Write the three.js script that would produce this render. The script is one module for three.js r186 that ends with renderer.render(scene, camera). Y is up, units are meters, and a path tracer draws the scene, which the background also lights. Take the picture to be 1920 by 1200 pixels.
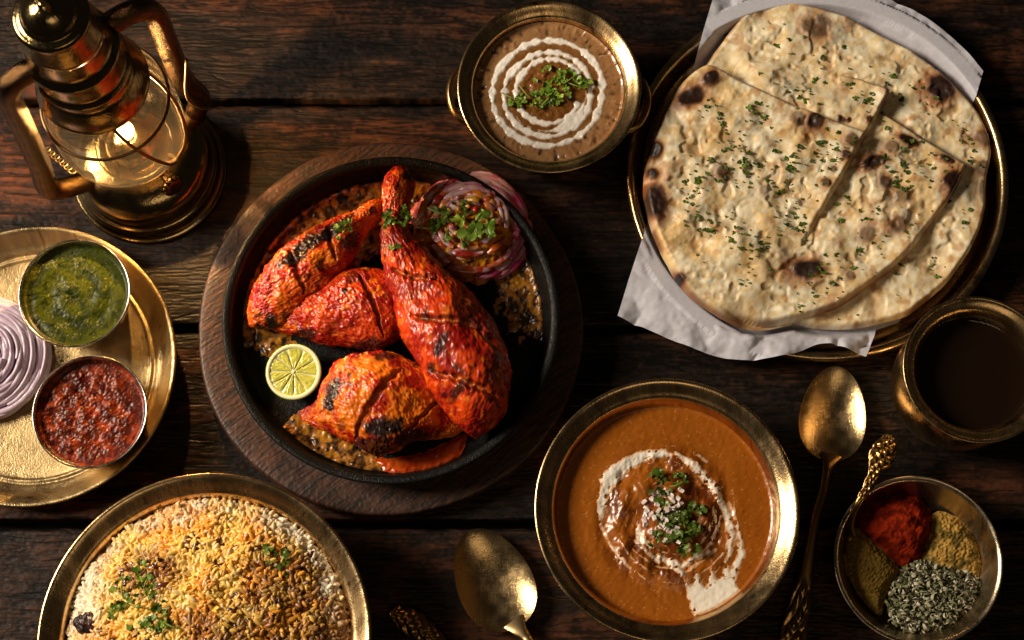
import * as THREE from 'three';
import { mergeGeometries } from 'three/addons/utils/BufferGeometryUtils.js';
import { RectAreaLightUniformsLib } from 'three/addons/lights/RectAreaLightUniformsLib.js';

// ------------------------------------------------------------------ camera, lamps, exposure
const scene = new THREE.Scene();
const TILT = 14 * Math.PI / 180, DIST = 1.25, FPX = 3130;      // focal length in pixels of a 1920 x 1200 frame
const camera = new THREE.PerspectiveCamera(2 * Math.atan(600 / FPX) * 180 / Math.PI, 1.6, 0.05, 20);
camera.position.set(0, DIST * Math.cos(TILT), DIST * Math.sin(TILT));
camera.lookAt(0, 0, 0);
camera.focus = 1.2; camera.userData.fStop = 13;
const renderer = new THREE.WebGLRenderer({ antialias: true });
renderer.toneMapping = THREE.LinearToneMapping;
renderer.toneMappingExposure = 1.0;
renderer.shadowMap.enabled = true;
RectAreaLightUniformsLib.init();
scene.background = new THREE.Color().setRGB(0.011, 0.009, 0.007);  // the dim room
const KEY = { at: new THREE.Vector3(-2.0, 1.46, -0.35), size: 0.8, power: 43, color: [1, 0.85, 0.66], aim: new THREE.Vector3(-0.1, 0.02, 0.02) };
const TOP = { at: new THREE.Vector3(0.25, 1.5, 0.95), w: 0.9, h: 0.35, power: 1.3, color: [1, 0.74, 0.46], aim: new THREE.Vector3(0, 0, 0.05) };

// ------------------------------------------------------------------ small maths
function rng(seed) { let a = seed >>> 0; return () => { a = (a + 0x6d2b79f5) | 0; let t = Math.imul(a ^ (a >>> 15), 1 | a); t = (t + Math.imul(t ^ (t >>> 7), 61 | t)) ^ t; return ((t ^ (t >>> 14)) >>> 0) / 4294967296; }; }
function hash3(x, y, z) { let h = Math.imul(x, 374761393) + Math.imul(y, 668265263) + Math.imul(z, 1442695041); h = Math.imul(h ^ (h >>> 13), 1274126177); return ((h ^ (h >>> 16)) >>> 0) / 4294967296; }
const fade = (t) => t * t * (3 - 2 * t);
function noise(x, y, z = 0) {                                     // 0..1
  const i = Math.floor(x), j = Math.floor(y), k = Math.floor(z), u = fade(x - i), v = fade(y - j), w = fade(z - k);
  const l = (a, b, t) => a + (b - a) * t;
  return l(l(l(hash3(i, j, k), hash3(i + 1, j, k), u), l(hash3(i, j + 1, k), hash3(i + 1, j + 1, k), u), v),
    l(l(hash3(i, j, k + 1), hash3(i + 1, j, k + 1), u), l(hash3(i, j + 1, k + 1), hash3(i + 1, j + 1, k + 1), u), v), w);
}
function fbm(x, y, z = 0, o = 4) { let s = 0, a = 0.5, n = 0; for (let k = 0; k < o; k++) { s += a * noise(x, y, z + k * 7.3); n += a; x *= 2.03; y *= 2.03; z *= 2.03; a *= 0.5; } return s / n; }
const clamp = (x, a = 0, b = 1) => Math.min(b, Math.max(a, x));
const ss = (a, b, x) => fade(clamp((x - a) / (b - a)));
const mix = (a, b, t) => [a[0] + (b[0] - a[0]) * t, a[1] + (b[1] - a[1]) * t, a[2] + (b[2] - a[2]) * t];
const lin = (c) => { c /= 255; return c <= 0.04045 ? c / 12.92 : ((c + 0.055) / 1.055) ** 2.4; };
const C = (r, g, b) => [lin(r), lin(g), lin(b)];                  // sRGB 0..255 to linear
const scl = (c, k) => [c[0] * k, c[1] * k, c[2] * k];

// a spot of the table plane: where a ray of the lens meets height h
const fwd = new THREE.Vector3(0, -Math.cos(TILT), -Math.sin(TILT)), upc = new THREE.Vector3(0, Math.sin(TILT), -Math.cos(TILT));
function P(px, py, h = 0) {
  const d = fwd.clone().multiplyScalar(FPX).addScaledVector(upc, 600 - py); d.x += px - 960;
  return camera.position.clone().addScaledVector(d, (h - camera.position.y) / d.y);
}
function M(px, py, h = 0) { return P(px, py, h).sub(camera.position).dot(fwd) / FPX; }   // metres per pixel there

// ------------------------------------------------------------------ scene graph
const taken = {};
function numbered(n) { const k = taken[n] = (taken[n] ?? -1) + 1; return k ? n + '_' + String(k).padStart(3, '0') : n; }
function tag(o, label, category, group) { o.userData.label = label; o.userData.category = category; if (group) o.userData.group = group; return o; }
function thing(name, label, category, at = [0, 0, 0], group) {
  const o = new THREE.Group(); o.name = numbered(name); scene.add(o); o.position.set(...at); return tag(o, label, category, group);
}
function part(name, geo, mat, parent, at) {
  const m = new THREE.Mesh(geo, mat); m.name = parent === scene ? numbered(name) : name + (parent.children.some((c) => c.name === name) ? '_' + String(parent.children.filter((c) => c.name.startsWith(name)).length).padStart(3, '0') : '');
  m.castShadow = m.receiveShadow = true; parent.add(m); if (at) m.position.set(...at); return m;
}
const stuff = (o) => { o.userData.kind = 'stuff'; return o; };

// ------------------------------------------------------------------ geometry helpers
function geom(pos, idx, col, uv) {
  const g = new THREE.BufferGeometry();
  g.setAttribute('position', new THREE.Float32BufferAttribute(pos, 3));
  if (col) g.setAttribute('color', new THREE.Float32BufferAttribute(col, 3));
  if (uv) g.setAttribute('uv', new THREE.Float32BufferAttribute(uv, 2));
  g.setIndex(idx); g.computeVertexNormals(); return g;
}
// surface of revolution through [r, y] points, rounded between; uv in metres
function lathe(pts, seg = 128, dense = 4, tune) {
  const v = []; const crv = new THREE.CatmullRomCurve3(pts.map(([r, y]) => new THREE.Vector3(r, y, 0)), false, 'centripetal');
  const n = (pts.length - 1) * dense;
  for (let i = 0; i <= n; i++) { const p = crv.getPoint(i / n); v.push([Math.max(0, p.x), p.y]); }
  const pos = [], uv = [], idx = [];
  for (let i = 0; i <= n; i++) for (let j = 0; j < seg; j++) {
    const a = j / seg * Math.PI * 2; let [r, y] = v[i];
    if (tune) [r, y] = tune(r, y, a);
    const x = r * Math.cos(a), z = r * Math.sin(a);
    pos.push(x, y, z); uv.push(x + 0.31 * y, z + 0.93 * y);
    if (i < n) { const b = i * seg + j, c = i * seg + (j + 1) % seg; idx.push(b, b + seg, c, c, b + seg, c + seg); }
  }
  return geom(pos, idx, null, uv);
}
// outline from points (third entry 1: a corner), rounded between corners
function outline(pts, step = 8) {
  const n = pts.length, out = [];
  const at = (i) => pts[(i + n) % n];
  for (let i = 0; i < n; i++) {
    const p1 = at(i), p2 = at(i + 1), p0 = p1[2] ? [2 * p1[0] - p2[0], 2 * p1[1] - p2[1]] : at(i - 1), p3 = p2[2] ? [2 * p2[0] - p1[0], 2 * p2[1] - p1[1]] : at(i + 2);
    for (let k = 0; k < step; k++) {
      const t = k / step, t2 = t * t, t3 = t2 * t;
      out.push([0, 1].map((c) => 0.5 * (2 * p1[c] + (p2[c] - p0[c]) * t + (2 * p0[c] - 5 * p1[c] + 4 * p2[c] - p3[c]) * t2 + (3 * p1[c] - p0[c] - 3 * p2[c] + p3[c]) * t3)));
    }
  }
  return out;
}
function sdPoly(poly, x, z) {                                      // positive inside
  let d = 1e9, s = -1;
  for (let i = 0, j = poly.length - 1; i < poly.length; j = i++) {
    const a = poly[i], b = poly[j], ex = b[0] - a[0], ez = b[1] - a[1], wx = x - a[0], wz = z - a[1], t = clamp((wx * ex + wz * ez) / (ex * ex + ez * ez + 1e-15));
    const qx = wx - ex * t, qz = wz - ez * t; d = Math.min(d, qx * qx + qz * qz);
    if ((a[1] > z) !== (b[1] > z) && x < (b[0] - a[0]) * (z - a[1]) / (b[1] - a[1]) + a[0]) s = -s;
  }
  return s * Math.sqrt(d);
}
function sdSeg(x, z, a, b) { const ex = b[0] - a[0], ez = b[1] - a[1], t = clamp(((x - a[0]) * ex + (z - a[1]) * ez) / (ex * ex + ez * ez)); return Math.hypot(x - a[0] - ex * t, z - a[1] - ez * t); }
const pxPoly = (pts, h) => pts.map(([x, y, c]) => { const p = P(x, y, h); return [p.x, p.z, c]; });
// a sheet over the plan where sd > 0, its edge drawn onto the outline; height and colour by place
function sheet({ sd, box, cell, height, color, origin = [0, 0, 0] }) {
  const [x0, z0, x1, z1] = box, nx = Math.ceil((x1 - x0) / cell) + 1, nz = Math.ceil((z1 - z0) / cell) + 1, D = new Float32Array(nx * nz);
  for (let j = 0; j < nz; j++) for (let i = 0; i < nx; i++) D[j * nx + i] = sd(x0 + i * cell, z0 + j * cell);
  const pos = [], col = [], idx = [], uv = [], map = new Int32Array(nx * nz).fill(-1);
  const vert = (i, j) => {
    const k = j * nx + i; if (map[k] >= 0) return map[k];
    let x = x0 + i * cell, z = z0 + j * cell, d = D[k];
    if (d < 0) {
      const gx = (D[j * nx + Math.min(nx - 1, i + 1)] - D[j * nx + Math.max(0, i - 1)]), gz = (D[Math.min(nz - 1, j + 1) * nx + i] - D[Math.max(0, j - 1) * nx + i]), l = Math.hypot(gx, gz) + 1e-12;
      const m = Math.min(-d, cell * 1.5); x += gx / l * m; z += gz / l * m; d = 0;
    }
    const y = height(x, z, d), c = color ? color(x, z, d, y) : [1, 1, 1];
    pos.push(x - origin[0], y - origin[1], z - origin[2]); col.push(...c); uv.push(x, z);
    return map[k] = pos.length / 3 - 1;
  };
  for (let j = 0; j < nz - 1; j++) for (let i = 0; i < nx - 1; i++) {
    const a = D[j * nx + i] > 0, b = D[j * nx + i + 1] > 0, c = D[(j + 1) * nx + i] > 0, d = D[(j + 1) * nx + i + 1] > 0;
    if (a || c || b) idx.push(vert(i, j), vert(i, j + 1), vert(i + 1, j));
    if (b || c || d) idx.push(vert(i + 1, j), vert(i, j + 1), vert(i + 1, j + 1));
  }
  return geom(pos, idx, color ? col : null, uv);
}
const boxOf = (poly, m = 0.002) => [Math.min(...poly.map((p) => p[0])) - m, Math.min(...poly.map((p) => p[1])) - m, Math.max(...poly.map((p) => p[0])) + m, Math.max(...poly.map((p) => p[1])) + m];
// a round disc sheet about c
function disc(c, r, cell, height, color) {
  return sheet({ sd: (x, z) => r - Math.hypot(x - c.x, z - c.z), box: [c.x - r - cell, c.z - r - cell, c.x + r + cell, c.z + r + cell], cell, height, color, origin: [c.x, 0, c.z] });
}
// a body swept along stations [x, y, z, halfWidth, halfHeight]; bump(point, t, a) pushes the skin out
function sweep(st, nt, na, { bump, color, closed = false, flatten = 0, origin = [0, 0, 0] } = {}) {
  const n = st.length, at = (t) => {
    const f = t * (closed ? n : n - 1), i = Math.min(Math.floor(f), closed ? n - 1 : n - 2), u = f - i;
    const g = (k) => closed ? st[(k + n) % n] : st[clamp(k, 0, n - 1)], p = [g(i - 1), g(i), g(i + 1), g(i + 2)];
    return [0, 1, 2, 3, 4].map((c) => 0.5 * (2 * p[1][c] + (p[2][c] - p[0][c]) * u + (2 * p[0][c] - 5 * p[1][c] + 4 * p[2][c] - p[3][c]) * u * u + (3 * p[1][c] - p[0][c] - 3 * p[2][c] + p[3][c]) * u ** 3));
  };
  const pos = [], col = [], idx = [], rows = closed ? nt : nt + 1;
  for (let i = 0; i < rows; i++) {
    const t = i / nt, s = at(t), e = 1e-3, a0 = at(closed ? (t - e + 1) % 1 : Math.max(0, t - e)), a1 = at(closed ? (t + e) % 1 : Math.min(1, t + e));
    const T = new THREE.Vector3(a1[0] - a0[0], a1[1] - a0[1], a1[2] - a0[2]).normalize(), S = new THREE.Vector3(-T.z, 0, T.x).normalize(), U = new THREE.Vector3().crossVectors(S, T).multiplyScalar(-1); if (U.y < 0) U.negate();
    for (let j = 0; j < na; j++) {
      const a = j / na * Math.PI * 2, ca = Math.cos(a), sa = Math.sin(a), k = flatten && sa < 0 ? 1 - flatten : 1;
      const N = S.clone().multiplyScalar(ca).addScaledVector(U, sa);
      const p = new THREE.Vector3(s[0], s[1], s[2]).addScaledVector(S, ca * Math.max(0, s[3])).addScaledVector(U, sa * k * Math.max(0, s[4]));
      const b = bump ? bump(p, t, a) : 0; p.addScaledVector(N, b);
      pos.push(p.x - origin[0], p.y - origin[1], p.z - origin[2]);
      if (color) col.push(...color(p, t, a, b));
      if (closed || i < nt) { const q = i * na + j, r = i * na + (j + 1) % na, w = ((i + 1) % rows) * na; idx.push(q, r, w + j, r, w + (j + 1) % na, w + j); }
    }
  }
  return geom(pos, idx, color ? col : null);
}
function tube(pts, r, seg = 60, closed = false, rad = 10) { return new THREE.TubeGeometry(new THREE.CatmullRomCurve3(pts.map((p) => p.isVector3 ? p : new THREE.Vector3(...p)), closed, 'centripetal'), seg, r, rad, closed); }

// ------------------------------------------------------------------ textures and materials
function dataTex(w, h, fn, srgb = false) {
  const d = new Uint8Array(w * h * 4);
  for (let j = 0; j < h; j++) for (let i = 0; i < w; i++) { const c = fn(i, j, w, h), k = (j * w + i) * 4; d[k] = clamp(c[0]) * 255; d[k + 1] = clamp(c[1]) * 255; d[k + 2] = clamp(c[2]) * 255; d[k + 3] = 255; }
  const t = new THREE.DataTexture(d, w, h); t.magFilter = THREE.LinearFilter; t.wrapS = t.wrapT = THREE.RepeatWrapping; t.needsUpdate = true; if (srgb) t.colorSpace = THREE.SRGBColorSpace; return t;
}
const g2 = (v) => [v, v, v];
const tiled = (f, i, j, w, h) => { const a = i / w, b = j / h, x = f(i, j), y = f(i - w, j), z = f(i, j - h), q = f(i - w, j - h); const u = fade(a), v = fade(b); return (x * (1 - u) + y * u) * (1 - v) + (z * (1 - u) + q * u) * v; };
// tarnish of brass: x roughness (g), tone (own map), small dents
const tarnish = (i, j) => fbm(i / 50 + 9, j / 50 + 3, 2, 5), scratch = (i, j) => noise(i / 3, j / 40, 5) * 0.5 + noise(i / 45, j / 3, 8) * 0.5;
const brassRough = dataTex(512, 512, (i, j, w, h) => { const n = tiled(tarnish, i, j, w, h), s = tiled(scratch, i, j, w, h); return g2(0.62 + 0.55 * (n - 0.5) + 0.25 * (s - 0.5)); });
const brassTone = dataTex(512, 512, (i, j, w, h) => { const n = tiled(tarnish, j, i, w, h), p = ss(0.62, 0.72, tiled((a, b) => fbm(a / 14, b / 14, 12, 4), i, j, w, h)); const k = 1 - 0.4 * ss(0.45, 0.75, n) - 0.35 * p; return [k, k * (0.98 - 0.08 * p), k * (0.96 - 0.16 * p)]; });
const brassBump = dataTex(512, 512, (i, j, w, h) => g2(0.6 * tiled((a, b) => fbm(a / 34, b / 34, 21, 3), i, j, w, h) + 0.1 * tiled(scratch, i, j, w, h) + 0.3 * tiled((a, b) => noise(a / 2.2, b / 2.2, 3), i, j, w, h)));
function rep(t, k) { const c = t.clone(); c.repeat.set(k, k); c.needsUpdate = true; return c; }
const brassMaps = (k) => ({ roughnessMap: rep(brassRough, k), map: rep(brassTone, k), bumpMap: rep(brassBump, k) });
const M_brass = new THREE.MeshStandardMaterial({ color: new THREE.Color().setRGB(0.64, 0.455, 0.235), metalness: 1, roughness: 0.42, bumpScale: 0.00022, side: THREE.DoubleSide, ...brassMaps(9) });
const M_plate = new THREE.MeshStandardMaterial({ color: new THREE.Color().setRGB(0.52, 0.385, 0.195), metalness: 1, roughness: 0.66, bumpScale: 0.0006, side: THREE.DoubleSide, ...brassMaps(8) });
const M_bronze = new THREE.MeshStandardMaterial({ color: new THREE.Color().setRGB(0.5, 0.33, 0.14), metalness: 1, roughness: 0.42, bumpScale: 0.0003, side: THREE.DoubleSide, ...brassMaps(12) });
const M_spoon = new THREE.MeshStandardMaterial({ color: new THREE.Color().setRGB(0.62, 0.44, 0.22), metalness: 1, roughness: 0.4, bumpScale: 0.00025, side: THREE.DoubleSide, ...brassMaps(14), map: null });
const M_steel = new THREE.MeshStandardMaterial({ color: new THREE.Color().setRGB(0.56, 0.53, 0.48), metalness: 1, roughness: 0.36, bumpScale: 0.0001, side: THREE.DoubleSide, ...brassMaps(14) });
const M_wire = new THREE.MeshStandardMaterial({ color: new THREE.Color().setRGB(0.2, 0.13, 0.06), metalness: 1, roughness: 0.35 });
const ironBump = dataTex(512, 512, (i, j, w, h) => g2(0.5 * tiled((a, b) => noise(a / 2.5, b / 2.5, 1), i, j, w, h) + 0.5 * tiled((a, b) => fbm(a / 9, b / 9, 4, 3), i, j, w, h)));
const M_iron = new THREE.MeshPhysicalMaterial({ specularIntensity: 0.4, color: new THREE.Color().setRGB(0.008, 0.0077, 0.0074), metalness: 0.1, roughness: 0.36, bumpMap: rep(ironBump, 12), bumpScale: 0.0007, side: THREE.DoubleSide });
const vc = (o) => new THREE.MeshPhysicalMaterial({ vertexColors: true, side: THREE.DoubleSide, ...o });
const M_leaf = new THREE.MeshPhysicalMaterial({ vertexColors: true, roughness: 0.42, side: THREE.DoubleSide });

// ------------------------------------------------------------------ lamps outside the frame
function softbox(name, label, L, w, h) {
  const o = thing(name, label, 'studio lamp'); o.position.copy(L.at); o.lookAt(L.aim);
  part('diffuser', new THREE.BoxGeometry(w, h, 0.004), new THREE.MeshStandardMaterial({ color: 0x111111, emissive: new THREE.Color().setRGB(...L.color), emissiveIntensity: Math.min(0.5, L.power * 0.1) }), o, [0, 0, -0.01]);
  part('hood', mergeGeometries([[w / 2 + 0.006, 0, 0.012, h + 0.024], [-w / 2 - 0.006, 0, 0.012, h + 0.024], [0, h / 2 + 0.006, w, 0.012], [0, -h / 2 - 0.006, w, 0.012]].map(([x, y, a, b]) => new THREE.BoxGeometry(a, b, 0.05).translate(x, y, -0.04))), new THREE.MeshStandardMaterial({ color: 0x0a0a0a, roughness: 0.8 }), o);
  part('back', new THREE.BoxGeometry(w, h, 0.01), new THREE.MeshStandardMaterial({ color: 0x0a0a0a, roughness: 0.8 }), o, [0, 0, -0.06]);
  const l = new THREE.RectAreaLight(new THREE.Color().setRGB(...L.color), L.power, w, h); l.name = name + '_light'; l.position.copy(L.at); l.lookAt(L.aim); scene.add(l);
}
softbox('softbox_lamp', 'square softbox lamp glowing warm at the left beyond the lantern', KEY, KEY.size, KEY.size);
softbox('ceiling_lamp', 'wide dim lamp panel hanging high in front of the table', TOP, TOP.w, TOP.h);

// ------------------------------------------------------------------ the table: four old planks with open joints
const table = new THREE.Group(); table.name = 'table'; table.userData.kind = 'structure'; table.userData.label = 'old dark table of wide rough planks'; scene.add(table);
function plankMaps(seed) {
  const w = 2048, h = 512, H = new Float32Array(w * h), hgt = (i, j) => {
    const u = i * 1.0 / 2.1, v = j / 2.1, wob = 9 * fbm(u / 120, v / 50, seed, 3) + 1.6 * fbm(u / 14, v / 12, seed + 2, 2), w2 = v + wob;
    const fibre = fbm(u / 15, w2 / 1.5, seed + 3, 3), coarse = fbm(u / 40, w2 / 7, seed + 5, 4), pits = fbm(u / 3.4, w2 / 1.9, seed + 8, 2), rough = fbm(u / 9, v / 9, seed + 11, 3);
    const crack = ss(0.93, 0.995, 1 - Math.abs(2 * fbm(u / 90, w2 / 8, seed + 15, 3) - 1));
    return 0.36 * fibre + 0.24 * coarse + 0.22 * pits + 0.18 * rough - 0.16 * crack;
  };
  for (let j = 0; j < h; j++) for (let i = 0; i < w; i++) H[j * w + i] = hgt(i, j);
  const map = dataTex(w, h, (i, j) => {
    const x = H[j * w + i], u = i / 2.1, v = j / 2.1;
    const red = ss(seed > 300 ? 0.34 : 0.42, seed > 300 ? 0.52 : 0.62, fbm(u / 150, v / 38, seed + 20, 4)), grey = ss(0.5, 0.66, fbm(u / 170, v / 60, seed + 31, 4)), burnt = ss(0.5, 0.68, fbm(u / 75, v / 22, seed + 44, 5));
    let c = mix(C(28, 16, 10), C(62, 32, 16), red); c = mix(c, C(31, 23, 19), grey * 0.6); c = mix(c, C(14, 10, 9), burnt * 0.9);
    const k = 0.12 + 1.35 * ss(0.36, 0.64, x); const wornGlint = ss(0.6, 0.7, x) * 0.42;  // raised fibres go paler: worn wood, with light glints painted into the colour
    c = mix(scl(c, k), C(100, 60, 36), wornGlint * (1 - 0.85 * burnt));
    return c.map((q) => Math.max(0, q) ** (1 / 2.2));
  }, true);
  const bump = dataTex(w, h, (i, j) => g2(ss(0.22, 0.75, H[j * w + i])));
  return { map, bump };
}
{
  const seams = [-200, 192, 617, 982, 1420], zs = seams.map((y) => P(960, y, 0).z), LEN = 1.5;
  zs.slice(0, 4).forEach((z0, n) => {
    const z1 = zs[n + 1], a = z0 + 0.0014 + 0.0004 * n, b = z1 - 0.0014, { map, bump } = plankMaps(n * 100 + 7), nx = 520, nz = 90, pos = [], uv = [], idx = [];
    for (let j = 0; j <= nz; j++) for (let i = 0; i <= nx; i++) {
      const x = (i / nx - 0.5) * LEN; let z = a + (b - a) * (j / nz), y;
      const e = Math.min(z - a, b - z);
      const wear = 0.0016 * fbm(x * 22, n * 5, 1, 3) + 0.0011 * (noise(x * 160, n * 9 + (j > nz / 2 ? 50 : 0)) - 0.4);
      if (j === 0) z += wear; if (j === nz) z -= wear;
      y = -0.0016 * (1 - ss(0, 0.0035, e)) - 0.0012 * fbm(x * 9, z * 60, n * 4, 4) + 0.0006 * noise(x * 3, n) - (j === 0 || j === nz ? 0.02 : 0);
      if (j === 1 || j === nz - 1) z = (j === 1 ? a + wear : b - wear) + (j === 1 ? 2e-4 : -2e-4);
      pos.push(x, y, z); uv.push((x + 0.55) / 0.975, (z - a) / (0.244));
      if (i < nx && j < nz) { const q = j * (nx + 1) + i; idx.push(q, q + nx + 1, q + 1, q + 1, q + nx + 1, q + nx + 2); }
    }
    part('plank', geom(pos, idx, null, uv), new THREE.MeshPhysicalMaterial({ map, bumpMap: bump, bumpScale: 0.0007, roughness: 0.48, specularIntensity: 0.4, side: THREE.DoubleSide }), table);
  });
  part('batten', new THREE.BoxGeometry(1.5, 0.02, 1.2), new THREE.MeshStandardMaterial({ color: 0x0a0705, roughness: 0.9 }), table, [0, -0.036, 0]);
}

// ------------------------------------------------------------------ bowls
function bowlProfile(R, H, rimW, drop, foot, taper = 0.0018) {                    // flared rim that slopes inwards
  const n = R - rimW;
  return [[0, 0], [foot * 0.9, 0], [foot, 0.002], [(foot + n) / 2 + 0.006, H * 0.32], [n + 0.0008 - taper, H * 0.68], [n + 0.0012, H - drop - 0.0035], [n + 0.004, H - drop - 0.001], [R - 0.001, H - 0.0016], [R + 0.0003, H - 0.0006], [R - 0.0009, H], [R - 0.003, H - 0.0006],
    [n + 0.003, H - drop + 0.0006], [n - 0.0003 - taper * 0.15, H - drop - 0.0022], [n - taper, H * 0.7], [(foot + n) / 2 + 0.003, H * 0.36], [foot, 0.0045], [foot * 0.5, 0.0035], [0, 0.0035]];
}
function at0(px, py, h) { const p = P(px, py, h); return new THREE.Vector3(p.x, 0, p.z); }

// coriander leaf: lobed blade with a curl
function leafGeo(size, rnd, tone = 1) {
  const n = 34, pos = [0, 0, 0], col = [], idx = [], lob = 3 + Math.floor(rnd() * 2), ph = rnd() * 6.28, cx = (rnd() - 0.5) * 0.1 * size, hue = rnd();
  const c0 = mix(C(72, 104, 20), C(132, 152, 48), hue), c1 = mix(C(48, 82, 16), C(104, 134, 34), rnd());
  col.push(...scl(c0, tone));
  for (let i = 0; i < n; i++) {
    const a = i / n * Math.PI * 2, f = 0.55 + 0.45 * Math.abs(Math.cos(a * lob / 2 + ph)) ** 0.7 - 0.1 * Math.abs(Math.sin(a * lob * 2.5)), r = size * f * (0.75 + 0.35 * Math.cos(a - ph * 0.5));
    const x = r * Math.cos(a), z = r * Math.sin(a) * 0.85;
    pos.push(x, cx * (x * x - z * z) / (size * size) * 6 + size * 0.16 * Math.sin(a * lob + ph), z); col.push(...scl(mix(c0, c1, rnd()), tone * (0.85 + 0.3 * rnd())));
    idx.push(0, 1 + (i + 1) % n, 1 + i);
  }
  return geom(pos, idx, col);
}
function garnish(name, label, spots, seed, tone, stems = 0) {     // spots: [point, spread, count, size]
  const rnd = rng(seed), c = spots[0][0], o = thing(name, label, 'herb', [c.x, c.y, c.z]);
  for (const [p, spread, count, size, up = 0.004] of spots) for (let k = 0; k < count; k++) {
    const a = rnd() * 6.28, r = spread * Math.sqrt(rnd()), m = part('leaf', leafGeo(size * (0.6 + 0.7 * rnd()), rnd, tone), M_leaf, o);
    m.position.set(p.x - c.x + r * Math.cos(a), p.y - c.y + up * (1 - (r / spread) ** 2) * (0.4 + 0.8 * rnd()) + 0.001, p.z - c.z + r * Math.sin(a));
    m.rotation.set((rnd() - 0.5) * 1.3, rnd() * 6.28, (rnd() - 0.5) * 1.3);
  }
  for (let k = 0; k < stems; k++) {
    const [p, spread] = spots[k % spots.length], a = rnd() * 6.28, l = 0.008 + 0.008 * rnd(), x = p.x - c.x + (rnd() - 0.5) * spread, z = p.z - c.z + (rnd() - 0.5) * spread, y = p.y - c.y + 0.003;
    part('stem', tube([[x, y, z], [x + l * 0.5 * Math.cos(a), y + 0.001, z + l * 0.5 * Math.sin(a) + 0.001], [x + l * Math.cos(a), y - 0.001, z + l * Math.sin(a)]], 0.0006, 8, false, 5), new THREE.MeshStandardMaterial({ color: new THREE.Color().setRGB(...C(128, 146, 60)), roughness: 0.5 }), o);
  }
  return o;
}

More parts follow.
